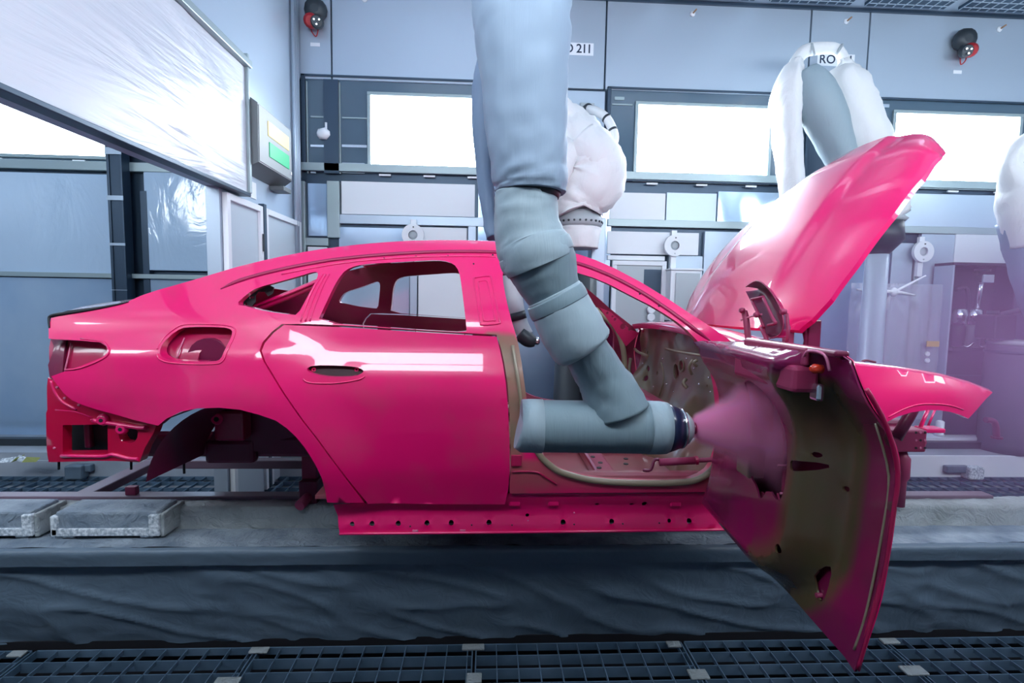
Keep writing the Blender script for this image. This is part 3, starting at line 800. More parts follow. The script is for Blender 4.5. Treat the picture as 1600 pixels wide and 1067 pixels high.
flap = soften([(249, 549), (254, 536), (275, 516.5), (291, 510.5), (349, 511), (363, 515), (362, 525.5), (351, 546.5), (345, 561), (335.5, 565), (270, 563.6), (253, 558)])
def spray_side(v):
    s = 1.0
    if v.y < YC:
        if 0.0 < v.x < 0.16 and v.z < 1.03: s = 0.12+0.5*sst(0.62, 0.42, v.z)
        if v.x > 0.05 and v.z < 0.50: s = min(s, 0.55+0.4*sst(0.40, 0.32, v.z))
    return s
flaw = [Bs(side_outer), Bs(q_win), Bs(r_win), Bs(d_open), Bs(flap)]
rails = (skin, inner, skin)
sp_in = lambda v: 0.55
o = shell('side_panel', flaw[0], flaw[1:], body3, 0.045, rails, car, 0.028, spray_side)
o['label'] = 'glossy pink side panel with window openings, facing the camera'
o = shell('side_panel', flaw[0], flaw[1:4], body3, 0.045, rails, car, 0.045, lambda v: 0.85, mirror=YC)
o['label'] = 'far side panel, seen through the windows'
# ---- rear door
def shift(L_, dx, dy): return [(u+dx, v+dy) for u, v in L_]
rd_px = [(575, 787)] + shift(SEAM[1:], 3.5, 1.0)[1:] + shift(BELT, 0, 3) + [(781.5, 547), (786, 570), (790.5, 600), (794, 640), (796, 690), (796.5, 735), (794, 765), (789, 788)] + [(680, 787.5)]
recess = soften([(478, 577), (488, 570.5), (530, 571), (555, 573), (567, 577), (568, 582), (556, 587.5), (530, 589), (505, 587.5), (486, 583)])
rd = shell('rear_door', Bs(rd_px), [Bs(recess)], body3, 0.05, (skin, inner, skin), car, 0.026, lambda v: 1.0)
shell('rear_door', Bs(rd_px), [], body3, 0.05, (skin, inner, skin), car, 0.05, lambda v: 0.85, mirror=YC)
hb = shell('handle_recess', Bs(soften([(476, 577), (488, 569), (530, 569.5), (557, 572), (570, 577), (570, 583), (556, 589.5), (530, 591), (503, 589), (484, 584)])), [], inset3(0.022), 0.012, [mat('recess_dark_maroon', (0.03, 0.001, 0.008), 0.6)]*3, rd, 0.03)  # near-black maroon floor of the recess, without clear coat
for u in (490, 557):
    p = body_at(u, 577.5, 0.02); ring('mount_eye', p, (0, 1, 0), 0.004, 0.009, 0.006, paint, rd, 12)
sweep('grip_edge', [body_at(u, v, -0.002) for u, v in ((474, 592), (480, 597), (500, 599), (530, 598), (560, 593), (570, 588))], [0.003]*6, paint, rd, 8)
# pressed frame on the B pillar and the C pillar ribs
pz = [(739, 433), (763, 431), (781, 506), (754, 508)]
def rib(name, L_, r, m_, off=-0.001, parent=car): return sweep(name, [body_at(u, v, off) for u, v in L_], [r]*len(L_), m_, parent, 8, 3)
rib('pillar_bead', [(741, 434), (750, 432.5), (764, 431.5), (768, 438), (780, 497), (780, 505), (766, 507), (753, 507), (750, 500), (741, 442), (741, 434)], 0.004, paint)
rib('pillar_bead', [(747, 440), (760, 438.5), (764, 450), (773, 497), (771, 500.5), (757, 501), (755, 495), (747, 440)], 0.003, paint)
for k in range(3):
    rib('pillar_rib', [(513-5*k+1, 428.5), (503-6.2*k, 450), (492-7*k, 478), (484-7*k, 502)], 0.004, paint)
# dark strip along the roof rail, painting in the shade of the gutter groove
GUT = [(345, 452), (370, 441), (400, 431.5), (450, 419.5), (500, 410), (540, 404.5), (600, 398.8), (680, 394.5), (770, 394.5), (850, 401), (900, 411.5), (950, 430), (1000, 456), (1040, 482), (1080, 511), (1110, 533)]
g_ = sweep('gutter_shade_strip', [body_at(u, v, 0.003) for u, v in GUT], [0.004]+[0.011]*14+[0.005], mat('gutter_shade', (0.36, 0.002, 0.07), 0.4), car, 8, 4)
rib('roof_bead', [(440, 428.5), (500, 416.5), (560, 408), (640, 402), (720, 400), (775, 401)], 0.004, paint)
for u, v in ((600, 403.5), (650, 400.5), (700, 399.5), (740, 412), (770, 398), (1000, 459), (1030, 478)):
    p = body_at(u, v, -0.006); lathe('plug_hole', p, (0, 1, 0), [(0, 0.004), (0.01, 0.004)], black, car, 8)
# recess behind the charging flap
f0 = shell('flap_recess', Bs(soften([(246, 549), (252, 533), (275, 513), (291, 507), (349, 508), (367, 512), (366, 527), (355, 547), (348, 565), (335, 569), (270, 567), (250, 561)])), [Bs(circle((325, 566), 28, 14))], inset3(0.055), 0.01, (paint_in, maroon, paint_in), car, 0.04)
cyl('filler_bowl', body_at(325, 560, 0.07), body_at(325, 560, 0.07)+Vector((0, 0.10, 0)), 0.085, maroon, car, 18)
rib('flap_bead', [(u, v) for u, v in soften([(244, 550), (251, 532), (274, 512), (291, 506), (349, 507), (368, 512), (366, 527), (355, 547), (349, 565), (335, 569.5), (270, 568), (248, 562)])], 0.003, paint)
rib('weld_seam', [(276, 560), (281, 545), (288, 528)], 0.003, mat('pink_weld', (0.7, 0.2, 0.35), 0.4), 0.05)

# window regulator bracket and far rail seen through the quarter window
qb = [(367, 476), (384, 459), (400, 449), (418, 444), (428, 449), (426, 459), (419, 463), (413, 456), (403, 456), (399, 462), (399, 472), (392, 480), (380, 479)]
shell('quarter_bracket', Bs(qb, 0.06), [Bs([(390, 463), (397, 463), (397, 466), (390, 466)], 0.06), Bs(circle((384, 475), 2.2, 8), 0.06)], inset3(0.06), 0.006, (black, black, black), car, 0.03)
sweep('rear_glass_rail', [aty(u, v, 1.30) for u, v in ((385, 488), (420, 474), (460, 458), (500, 441))], [0.028]*4, paint, car, 10, 3)
sweep('rear_glass_bead', [aty(u, v, 1.26) for u, v in ((388, 483), (420, 470), (460, 455), (500, 438))], [0.008]*4, paint, car, 8, 3)
# ---- roof, deck lid, spoiler
def cross(name, pts, crown, m_, parent, ny=16, th=0.012, pw=2.0, smoothx=2):
    P = crom([list(p) for p in pts], smoothx); V, Fc = [], []
    for p in P:
        for j in range(ny+1):
            t = j/ny; y = p[1]+(2*YC-2*p[1])*t; e_ = abs(2*t-1)**pw
            V.append(Vector((p[0], y, p[2]+crown*(1-e_))))
    n = len(V); V += [v+Vector((0, 0, -th)) for v in V]
    for i in range(len(P)-1):
        for j in range(ny):
            a = i*(ny+1)+j; f_ = [a, a+1, a+ny+2, a+ny+1]
            Fc.append(f_); Fc.append([n+x for x in f_[::-1]])
    return meshobj(name, V, Fc, m_, parent, True)
top_px = [(480, 393), (500, 389.5), (530, 385.5), (560, 382), (600, 378.5), (640, 376.2), (680, 375.2), (720, 375.2), (770, 376.8), (800, 379), (850, 384.5), (885, 392.5)]
cross('roof_panel', [body_at(u, v, 0.0) for u, v in top_px], 0.035, paint, car)
deck_px = [(270, 446.5), (245, 453.5), (220, 462), (200, 471), (180, 478), (140, 486), (100, 492), (80, 497)]
lid = cross('trunk_lid', [body_at(u, v, 0.0)+Vector((0, 0, -0.004)) for u, v in deck_px], 0.02, paint, car)
LP = [body_at(u, v, 0.0) for u, v in ((203, 473), (180, 479), (140, 487), (105, 492), (80, 497))]
V, Fc = [], []
hts = [0.003, 0.010, 0.017, 0.019, 0.012]
NYS = 14
for p, h_ in zip(LP, hts):
    for j in range(NYS+1):
        t = j/NYS; e_ = abs(2*t-1)**6
        y = p.y+0.004+(2*YC-2*p.y-0.008)*t; zc_ = p.z+0.055*(1-abs(2*t-1)**2)*min(1.0, h_/0.015)
        V.append((p.x-(0.03*(1-e_)), y, zc_+h_)); V.append((p.x-(0.02*(1-e_)), y, zc_-0.004))
st = 2*(NYS+1); fm = []
for i in range(len(LP)-1):
    for j in range(NYS):
        a = i*st+2*j
        Fc.append([a, a+2, a+st+2, a+st]); fm.append(0)
        Fc.append([a+1, a+st+1, a+st+3, a+3]); fm.append(1)
    for a in (i*st, i*st+2*NYS): Fc.append([a, a+st, a+st+1, a+1]); fm.append(1)
for j in range(NYS):
    a = (len(LP)-1)*st+2*j; Fc.append([a, a+1, a+3, a+2]); fm.append(1)
    a = 2*j; Fc.append([a, a+2, a+3, a+1]); fm.append(1)
sp_ = meshobj('spoiler_lip', V, Fc, [spoiler_top, black], lid, False, fm)
sp_['label'] = 'dark spoiler lip with a pale reflection painted on its top'
def rib_dark(L_, r): return sweep('spoiler_seal', [body_at(u, v, -0.002) for u, v in L_], r, black, lid, 8, 3)
rib_dark([(77, 512), (76.5, 500), (80, 493.5), (100, 490), (140, 484), (180, 476.5), (201, 471.5)], [0.003, 0.005, 0.007, 0.008, 0.007, 0.005, 0.002])
# rear fascia
xr = B(76, 560)[0]
ya_ = ybody(xr, 0.8)+0.02
box('rear_fascia', (xr+0.02, ya_+0.16, 0.78), (xr+0.05, 2*YC-ya_-0.16, 1.03), paint, car, 0.01)
box('rear_cross_panel', (xr+0.03, ya_+0.12, 0.47), (xr+0.06, 2*YC-ya_-0.12, 0.79), maroon, car, 0.01)
# tail-lamp pocket
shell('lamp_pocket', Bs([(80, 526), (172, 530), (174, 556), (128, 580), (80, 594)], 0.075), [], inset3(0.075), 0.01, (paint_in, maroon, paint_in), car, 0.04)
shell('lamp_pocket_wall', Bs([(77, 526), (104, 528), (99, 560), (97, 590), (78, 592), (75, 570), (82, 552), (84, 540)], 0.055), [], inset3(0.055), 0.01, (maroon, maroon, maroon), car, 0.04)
rib('lamp_bead', [(102, 578), (126, 575), (160, 561), (170, 551), (168, 541), (158, 533), (126, 529)], 0.004, paint)
rib('weld_seam', [(100, 582), (106, 560), (111, 536)], 0.003, MATS['pink_weld'], 0.066)
# lower rear structure under the quarter panel
LR = [(75, 590), (90, 600), (112, 622), (152, 636), (207, 652), (245, 662), (240, 676), (226, 700), (218, 722), (150, 720), (76, 722), (73, 700), (72, 645), (74, 640)]
lrh = [soften([(98, 668), (98, 664), (103, 664), (163, 663), (168, 663), (168, 668), (168.5, 703), (168.5, 708), (163, 708), (103, 708.5), (98, 708.5), (98, 704)]), soften([(184, 672), (200, 668), (216, 670), (214, 688), (202, 693), (188, 690)])]
low_red = mat('lower_body_crimson', (0.62, 0.002, 0.055), 0.32, coat=0.9, coat_rough=0.05)
lr = shell('rear_corner_frame', Bs(LR, 0.05), [Bs(h_, 0.05) for h_ in lrh], inset3(0.05), 0.05, (low_red, maroon, low_red), car, 0.03)
shell('corner_cavity', Bs([(92, 655), (226, 655), (222, 720), (92, 720)], 0.16), [], inset3(0.16), 0.01, (black, black, black), car, 0.05)
rib('corner_bracket', [(145, 655), (150, 658), (190, 664), (215, 668), (228, 668)], 0.009, paint, 0.04)
for u, v in ((157, 657), (187, 671)):
    lathe('bracket_lug', body_at(u, v, 0.028), (0, 1, 0), [(0, 0.018), (0.012, 0.026), (0.02, 0.026)], paint, car, 12)
    lathe('lug_hole', body_at(u, v, 0.026), (0, 1, 0), [(0, 0.008), (0.01, 0.008)], black, car, 10)
rib('corner_bead', [(88, 640), (120, 643), (145, 652)], 0.006, paint, 0.055)
rib('corner_bead', [(80, 594), (86, 612), (98, 628), (120, 640)], 0.006, paint, 0.05)
rib('corner_bead', [(96, 712), (160, 713), (176, 710), (200, 716), (216, 717)], 0.008, paint, 0.05)
for k in range(7):
    lathe('spot_weld', body_at(222-3.2*k, 676+6.0*k, 0.052), (0, 1, 0), [(0, 0.004), (0.006, 0.005)], MATS['pink_weld'], car, 6)
for u, v in ((92, 727), (205, 727)):
    cyl('stud', body_at(u, v-10, 0.09), body_at(u, v+6, 0.09), 0.005, black, car, 8)
for u, v in ((88, 605), (100, 622), (122, 633), (84, 700)):
    lathe('stud', body_at(u, v, 0.045), (0, 1, 0), [(0, 0.005), (0.02, 0.005)], MATS['pink_weld'], car, 6)

# ---- rear wheel house
V, Fc = [], []
NA, NW = 26, 8
for i in range(NA+1):
    a = math.radians(8+163*i/NA)
    for j in range(NW+1):
        t = j/NW
        V.append((RW[0]+math.cos(a)*(0.41-0.02*t), 0.06+0.40*t, RW[1]+math.sin(a)*(0.41-0.04*t)))
for i in range(NA):
    for j in range(NW):
        a = i*(NW+1)+j; Fc.append([a, a+NW+1, a+NW+2, a+1])
for s_ in (0, 1):
    VV = [Vector((v[0], v[1] if s_ == 0 else 2*YC-v[1], v[2])) for v in V]
    meshobj('wheel_arch_liner', VV, Fc, maroon, car, True)
    wl = [(RW[0]+0.37*math.cos(math.radians(a)), RW[1]+0.37*math.sin(math.radians(a))) for a in range(18, 171, 8)]
    yy = 0.44 if s_ == 0 else 2*YC-0.46
    prism('wheel_house_wall', wl+[(RW[0]-0.3, 0.42), (RW[0]-0.12, 0.40), (RW[0]+0.0, 0.46), (RW[0]+0.16, 0.50)], 1, yy, yy+0.015, maroon, car)
p = aty(340, 660, 0.36)
bk = box('spring_bracket', (p.x-0.015, 0.35, p.z-0.09), (p.x+0.125, 0.44, p.z+0.06), paint_in, car, 0.015)
p = aty(338, 655, 0.345)
lathe('boss', p, (0, 1, 0), [(0, 0.022), (0.004, 0.028), (0.01, 0.028)], paint, bk, 16)
lathe('boss_hole', p+Vector((0, -0.002, 0)), (0, 1, 0), [(0, 0.012), (0.004, 0.012)], black, bk, 12)
for u, v in ((312, 647), (369, 647)):
    q = aty(u, v, 0.38); lathe('spot_weld', q, (0, 1, 0), [(0, 0.006), (0.006, 0.008)], MATS['pink_weld'], car, 6)
box('rear_rail', (-1.75, 0.47, 0.36), (-0.55, 0.58, 0.47), maroon, car, 0.02)
box('rear_rail', (-1.75, 1.28, 0.36), (-0.55, 1.39, 0.47), maroon, car, 0.02)
p = aty(330, 704, 0.46)
box('rail_pocket', (p.x-0.02, 0.43, p.z-0.06), (p.x+0.22, 0.50, p.z+0.06), maroon, car, 0.02)
box('tow_block', (p.x-0.17, 0.44, p.z-0.045), (p.x-0.10, 0.5, p.z+0.02), primer_dk, car, 0.006)
cyl('stud', (p.x-0.14, 0.47, p.z-0.045), (p.x-0.14, 0.47, p.z-0.12), 0.006, black, car, 8)

# ---- rocker (sill) with its rows of holes
RK = [(521, 789), (797, 771), (1000, 769), (1150, 768), (1182, 768), (1184, 800), (1184, 827), (1100, 828.5), (900, 831), (700, 833), (531, 835), (528, 806)]
OFFR = 0.022
def rocker3(x, z, d):
    y = 0.072+OFFR*0+(0.012 if z < 0.235 else 0.0)*0
    y = 0.062+0.035*sst(0.33, 0.25, z)-0.012*sst(0.205, 0.185, z)
    return Vector((x, y+d, z))
def Bk(u, v):
    Y = 0.07
    for _ in range(30):
        p_ = aty(u, v, Y); Y += 0.5*(rocker3(p_.x, p_.z, 0).y-Y)
    return (p_.x, p_.z)
rk_holes = []
for u, v, r_ in ((550, 819.5, .0105), (581, 819, .0115), (622, 818.5, .0115), (667, 818, .0115), (705, 817.5, .0115), (764, 817, .0115), (824, 805, .009), (880, 816.5, .0115), (956, 815.5, .0115), (1046, 814, .009), (1077, 814.5, .0115), (1130, 814, .0115), (1162, 814, .010)):
    rk_holes.append(circle(Bk(u, v), r_, 12))
for u, v in ((933, 787.6), (987, 787.6), (1141, 789.5)):
    rk_holes.append(circle(Bk(u, v), 0.006, 10, 1.7))
rk_holes.append(circle(Bk(1007, 787), 0.012, 12))
rk = shell('rocker_panel', [Bk(u, v) for u, v in RK], rk_holes, rocker3, 0.008, (paint, maroon, paint), car, 0.03)
box('rocker_core', (-0.60, 0.13, 0.17), (1.17, 0.16, 0.36), black, car)
def rkp(u, v, off=0.0): q = Bk(u, v); return rocker3(q[0], q[1], off)
for u, v, w_ in ((649, 831, .012), (723, 830.5, .012)):
    q = rkp(u, v, -0.006); box('clip', q+Vector((-w_, 0, -0.006)), q+Vector((w_, 0.008, 0.01)), MATS['pink_weld'], rk, 0.001)
    q = rkp(u, v-16.5, -0.002); box('clip', q+Vector((-0.012, 0, -0.002)), q+Vector((0.012, 0.006, 0.002)), MATS['pink_weld'], rk)
for u, v in ((865, 785), (1056, 786), (804, 785)):
    q = rkp(u, v, -0.003); box('pressed_boss', q+Vector((-0.025, 0, -0.018)), q+Vector((0.025, 0.01, 0.014)), paint, rk, 0.006)
for k, (u, v) in enumerate(((897, 801), (825, 813), (641, 822), (737, 820), (800, 820), (897, 819), (973, 818), (1030, 817))):
    q = rkp(u, v, -0.004); lathe('weld_stud', q, (0, 1, 0), [(0, 0.003), (0.006, 0.004)], black if k > 1 else MATS['pink_weld'], rk, 6)
sweep('rocker_flange', [rkp(u, v, -0.006) for u, v in ((531, 833), (700, 831.5), (900, 829.5), (1100, 827), (1183, 825.5))], [0.006]*5, paint, rk, 8, 3)
sweep('weather_groove', [Vector((q.x, q.y-0.004, q.z)) for q in (rkp(800, 771), rkp(950, 770), rkp(1180, 768))], [0.004]*3, maroon, car, 8, 3)

# ---- sill flange bead round the door opening, pillar flanges
DO = [(826, 650), (831, 682), (842, 709), (858, 726), (880, 739), (930, 751), (1000, 755), (1060, 754), (1090, 749), (1112, 734), (1123, 706)]
sweep('door_seal_flange', [body_at(u, v, 0.004) for u, v in DO], [0.010]+[0.014]*9+[0.010], primer_dk, car, 10, 5)
sweep('sill_step', [body_at(u, v, -0.002) for u, v in ((800, 737), (835, 737), (850, 744), (870, 757))], [0.004]*4, paint_in, car, 8, 4)
sweep('pillar_flange', [body_at(u, v, -0.004) for u, v in ((801, 540), (809, 590), (815, 640), (818, 700))], [0.008]*4, primer_dk, car, 8, 4)
p = body_at(806, 720, -0.006); box('striker_plate', p+Vector((-0.02, 0, -0.025)), p+Vector((0.025, 0.015, 0.025)), paint_in, car, 0.004)

# ---- cabin: floor, tunnel, fire wall, cowl
sp2 = lambda v: 0.35+0.25*noise.noise(v*2.5)
def gridbox(name, lo, hi, m_, bev, sp):
    o_ = box(name, lo, hi, m_, car, bev)
    a = o_.data.attributes.new('spray', 'FLOAT', 'POINT')
    for i in range(len(o_.data.vertices)): a.data[i].value = sp
    return o_
gridbox('floor_pan', (-0.75, 0.12, 0.285), (1.10, 1.74, 0.305), primer, 0.004, 0.45)
gridbox('tunnel', (-0.75, 0.80, 0.30), (1.05, 1.06, 0.42), primer, 0.04, 0.3)
gridbox('inner_sill', (-0.5, 0.115, 0.30), (1.08, 0.20, 0.40), primer, 0.03, 0.5)
gridbox('inner_sill', (-0.5, 1.66, 0.30), (1.08, 1.745, 0.40), primer, 0.03, 0.5)
gridbox('rear_bulkhead', (-0.80, 0.5, 0.30), (-0.74, 1.36, 0.72), primer, 0.02, 0.4)
gridbox('parcel_shelf', (-1.35, 0.32, 0.93), (-0.70, 1.54, 0.95), primer, 0.006, 0.15)
gridbox('seat_cross_member', (0.18, 0.2, 0.30), (0.30, 1.66, 0.375), primer, 0.015, 0.75)
gridbox('seat_cross_member', (0.52, 0.2, 0.30), (0.62, 1.66, 0.36), primer, 0.015, 0.7)
for u, v in ((926, 713), (938, 722), (936, 730), (978, 716), (978, 724)):
    p = atz(u, v, 0.378); lathe('seat_bolt_hole', p, (0, 0, -1), [(0, 0.012), (0.004, 0.012)], black, car, 10)
FW = [(0.10, 0.30), (1.76, 0.30), (1.76, 0.97), (1.4, 1.0), (0.93, 1.015), (0.4, 1.0), (0.10, 0.95)]
def wall3(y, z, d):
    x = 1.16-0.22*sst(0.58, 0.30, z)+0.03*noise.noise(Vector((y*5, z*5, 3)))
    for q in (0.27, 2*YC-0.27):
        x -= 0.16*math.exp(-((y-q)/0.13)**2-((z-0.52)/0.13)**2)
    x -= 0.05*sst(0.28, 0.20, abs(y-0.93))*sst(0.75, 0.45, z)
    return Vector((x+d, y, z))
def FP(u, v, X=1.13):
    p_ = atx(u, v, X); return (p_.y, p_.z)
fh = [circle(FP(1048, 580), 0.045, 12), circle(FP(1059, 571), 0.03, 12), circle(FP(1009, 576), 0.022), circle(FP(1009, 591), 0.022), circle(FP(1023, 583), 0.014), circle(FP(998, 551), 0.03), circle(FP(1007, 551), 0.016), circle(FP(992, 617), 0.03), circle(FP(1098, 603), 0.007), circle(FP(1046, 561), 0.01)]
fwl = shell('fire_wall', FW, fh, wall3, 0.012, (primer, maroon, primer), car, 0.04, lambda v: 0.10+0.20*noise.noise(v*3), flip=True)
for yy, zz, r_ in ((fh[0][0][0], fh[0][0][1], 0.1), (fh[1][0][0], fh[1][0][1], 0.08)):
    pass
box('fire_wall_backing', (1.21, 0.3, 0.45), (1.22, 1.6, 0.95), paint, car)
for a, b, r_ in (((992, 545), (1012, 556), 0.010), ((1083, 562), (1081, 585), 0.008), ((1090, 562), (1089, 572), 0.008), ((1072, 592), (1074, 606), 0.010), ((985, 560), (990, 600), 0.012), ((1040, 545), (1100, 556), 0.007)):
    p, q = atx(*a, 1.10), atx(*b, 1.10); sweep('wall_bracket', [p, (p+q)/2+Vector((-0.02, 0, 0)), q], [r_]*3, primer_dk, fwl, 8, 3)
sweep('harness_bead', [atx(u, v, 1.1) for u, v in ((1033, 566), (1037, 590), (1030, 618))], [0.005]*3, primer_dk, fwl, 8, 3)
for u, v, r_ in ((1048, 580, .05), (1059, 571, .032), (998, 551, .034)):
    q = FP(u, v); c_ = wall3(q[0], q[1], -0.004); ring('pressed_rim', c_, (1, 0, 0), r_, r_+0.008, 0.008, primer_dk, fwl, 16)
for u, v in ((1003, 568), (1030, 560), (1066, 560), (1075, 575), (1036, 600), (1050, 612), (1018, 604), (1100, 590), (1104, 612), (1085, 600)):
    q = FP(u, v); c_ = wall3(q[0], q[1], -0.006); lathe('weld_stud', c_, (1, 0, 0), [(0, 0.004), (0.008, 0.007)], chrome, fwl, 8)
# cowl and dashboard carrier
cw = []
for i in range(7):
    for (x_, z_) in ((1.10, 0.985), (1.08, 1.02), (1.16, 1.035), (1.36, 1.0)):
        y = 0.13+1.6*i/6; cw.append((x_+0.05*(1-((y-YC)/0.8)**2)*(1 if x_ > 1.12 else -0.6), y, z_-0.02+0.035*(1-((y-YC)/0.8)**2)))
fc = []
for i in range(6):
    for j in range(3):
        a = i*4+j; fc.append([a, a+1, a+5, a+4])
meshobj('cowl_panel', cw, fc, paint, car, True)
gridbox('dash_rail', (0.98, 0.16, 0.545), (1.06, 1.70, 0.585), primer, 0.015, 0.75)
# perforated brace on the far windscreen pillar
br = [atx_ for atx_ in (aty(u, v, 1.56) for u, v in ((936, 480), (955, 488), (985, 515), (1000, 520), (978, 541), (968, 526), (950, 500)))]
def brace3(x, z, d): return Vector((x, 1.56+d, z))
bh = [circle((lambda q: (q.x, q.z))(aty(u, v, 1.56)), r_, 10) for u, v, r_ in ((949, 489, .010), (957, 494.5, .008), (961, 499, .012), (973.5, 510, .022), (984, 514, .014))]
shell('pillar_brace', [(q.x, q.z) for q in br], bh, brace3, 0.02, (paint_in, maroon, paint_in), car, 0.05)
sweep('far_door_flange', [aty(u, v, 1.58) for u, v in ((930, 483), (955, 505), (968, 525), (975, 555), (976, 590), (974, 610))], [0.02]*6, primer_dk, car, 8, 4)
# door check strut across the opening
p, q = body_at(1017, 723, -0.01), body_at(1150, 716, -0.04)
ds = cyl('door_strut', p+(q-p)*0.10, p+(q-p)*0.53, 0.016, rust, car, 14)
cyl('strut_rod', p+(q-p)*0.53, p+(q-p)*0.94, 0.010, rust, ds, 12)
ring('strut_collar', p+(q-p)*0.52, q-p, 0.008, 0.019, 0.012, paint_in, ds, 14)
box('strut_end', q+Vector((-0.06, -0.02, -0.015)), q+Vector((0.02, 0.02, 0.025)), rust, ds, 0.006)
sweep('strut_hook', [p+Vector((0.05, 0, 0.01)), p+Vector((0.02, 0.01, 0.01)), p+Vector((0.0, 0.0, -0.03)), p+Vector((-0.03, 0.01, -0.035))], [0.007]*4, maroon, ds, 8)

# ---- front fender and front structure
FE = [(1176, 552), (1250, 561), (1300, 566), (1345, 571.5), (1400, 577.5), (1440, 583), (1480, 590), (1520, 601), (1551, 613), (1540, 624), (1527, 639), (1513, 654), (1500, 648), (1485, 643.5), (1468, 641), (1450, 640.5), (1425, 644), (1405, 650),
      (1388, 658), (1365, 675), (1346, 702), (1334, 740), (1330, 785), (1190, 785), (1186, 700), (1182, 620)]
fe = shell('front_fender', Bs(FE), [], body3, 0.03, (paint, maroon, paint), car, 0.028)
shell('front_fender', Bs(FE), [], body3, 0.03, (paint, maroon, paint), car, 0.05, mirror=YC)
for s_ in (0, 1):
    V, Fc = [], []
    top = [body_at(u, v) for u, v in FE[0:9]]
    for p in top:
        for k, (dy, dz) in enumerate(((0, 0), (0.02, 0.012), (0.07, 0.016), (0.09, -0.01))): V.append(Vector((p.x, (p.y+dy) if s_ == 0 else 2*YC-p.y-dy, p.z+dz)))
    for i in range(len(top)-1):
        for k in range(3):
            a = i*4+k; Fc.append([a, a+4, a+5, a+1])
    meshobj('fender_flange', V, Fc, paint, fe, True)
rib('arch_bead', [(1388, 652), (1410, 640), (1435, 632), (1460, 631), (1485, 633.5), (1505, 640)], 0.003, paint, -0.001, fe)
sweep('fender_clip', [aty(u, v, 0.3) for u, v in ((1343, 568), (1352, 563), (1368, 566))], [0.006]*3, maroon, car, 6)
for s_ in (0.55, 2*YC-0.67):
    box('front_rail', (1.25, s_, 0.42), (2.30, s_+0.12, 0.55), maroon, car, 0.015)
p0, p1 = aty(1388, 672, 0.45), aty(1447, 707, 0.45)
cb = box('crash_box', (p0.x, 0.45, p1.z), (p1.x, 0.66, p0.z), rust, car, 0.01)
for i in range(3):
    for j in range(3):
        q = aty(1432+7*i, 676+12*j, 0.446); lathe('crash_box_hole', q, (0, 1, 0), [(0, 0.006), (0.006, 0.006)], MATS['pink_weld'] if (i+j) % 2 else black, cb, 8)
p0, p1 = aty(1447, 670, 0.5), aty(1478, 677, 0.5)
box('bumper_stub', (p0.x, 0.5, p1.z), (p1.x, 0.58, p0.z), paint, car, 0.006)
p0, p1 = aty(1447, 691, 0.5), aty(1454, 698, 0.5); cyl('tow_eye', (p0.x-0.02, 0.54, p0.z-0.01), (p1.x, 0.54, p0.z-0.01), 0.016, rust, car, 10)
a, b = aty(1430, 632, 0.42), aty(1400, 685, 0.42); sweep('strut_brace', [a+Vector((0, 0, 0.06)), a, b], [0.028]*3, maroon, car, 10, 3)
a, b = aty(1450, 640, 0.55), aty(1436, 672, 0.55); sweep('thin_brace', [a, b], [0.010]*2, paint, car, 8, 1)
a, b = aty(1461, 640, 0.62), aty(1449, 668, 0.62); sweep('thin_brace', [a, b], [0.006]*2, paint, car, 8, 1)
a = aty(1410, 705, 0.5)
lathe('support_post', a, (0, 0, -1), [(0, 0.022), (0.02, 0.028), (0.035, 0.04), (0.14, 0.042), (0.16, 0.03), (0.3, 0.03)], rust, sk, 16)
box('front_tower', (1.55, 0.38, 0.5), (1.85, 0.52, 0.86), maroon, car, 0.03)
box('front_tower', (1.55, 2*YC-0.52, 0.5), (1.85, 2*YC-0.38, 0.86), maroon, car, 0.03)

# ---- raised hood
HA = math.radians(51)
HX0, HZ0 = 1.405, 1.045
def hood3(s, t, d):
    """s 0 rear .. 1 front, t -1 near .. 1 far, d depth below the skin"""
    at_ = abs(t)
    L_ = 1.35-0.05*at_**2-0.10*at_**6
    lead = -0.045*(1-at_**2)+0.03*at_**4
    l_ = lead*(1-s)+s*L_
    wv = [(0, 0.70), (0.06, 0.765), (0.14, 0.81), (0.3, 0.835), (0.5, 0.83), (0.7, 0.785), (0.85, 0.71), (0.94, 0.63), (1.0, 0.54)]
    for (a, wa), (b, wb) in zip(wv[:-1], wv[1:]):
        if s <= b:
            k_ = (s-a)/(b-a); k_ = k_*k_*(3-2*k_)*0.5+k_*0.5; w_ = wa+(wb-wa)*k_; break
    h = 0.085*(1-(2*min(s, 1)-1)**2)+0.05*(1-at_**2)-0.03*at_**7
    c_ = 0.34+0.22*(1-s)
    h += 0.022*(1-sst(c_-0.03, c_+0.10, at_))*sst(0.0, 0.25, s)*(0.5+0.5*s)
    h -= 0.025*sst(0.82, 1.02, s)
    h -= d
    return Vector((HX0+l_*math.cos(HA)-h*math.sin(HA), YC+w_*t, HZ0+l_*math.sin(HA)+h*math.cos(HA)))
def slab(name, fn, ns, nt, th, mats, parent):
    V, Fc, fm = [], [], []
    for q in range(2):
        for i in range(ns+1):
            for j in range(nt+1): V.append(fn(i/ns, -1+2*j/nt, th*q))
    n = (ns+1)*(nt+1)
    for i in range(ns):
        for j in range(nt):
            a = i*(nt+1)+j; f_ = [a, a+nt+1, a+nt+2, a+1]
            Fc.append(f_); fm.append(0); Fc.append([n+x for x in f_[::-1]]); fm.append(1)
    sm = [True]*len(Fc)
    loop = [i*(nt+1) for i in range(ns)]+[ns*(nt+1)+j for j in range(nt)]+[i*(nt+1)+nt for i in range(ns, 0, -1)]+[j for j in range(nt, 0, -1)]
    for a, b in zip(loop, loop[1:]+loop[:1]):
        k_ = len(V); V += [V[a], V[b], V[n+b], V[n+a]]; Fc.append([k_, k_+3, k_+2, k_+1]); fm.append(0); sm.append(False)
    return meshobj(name, V, Fc, mats, parent, sm, fm)
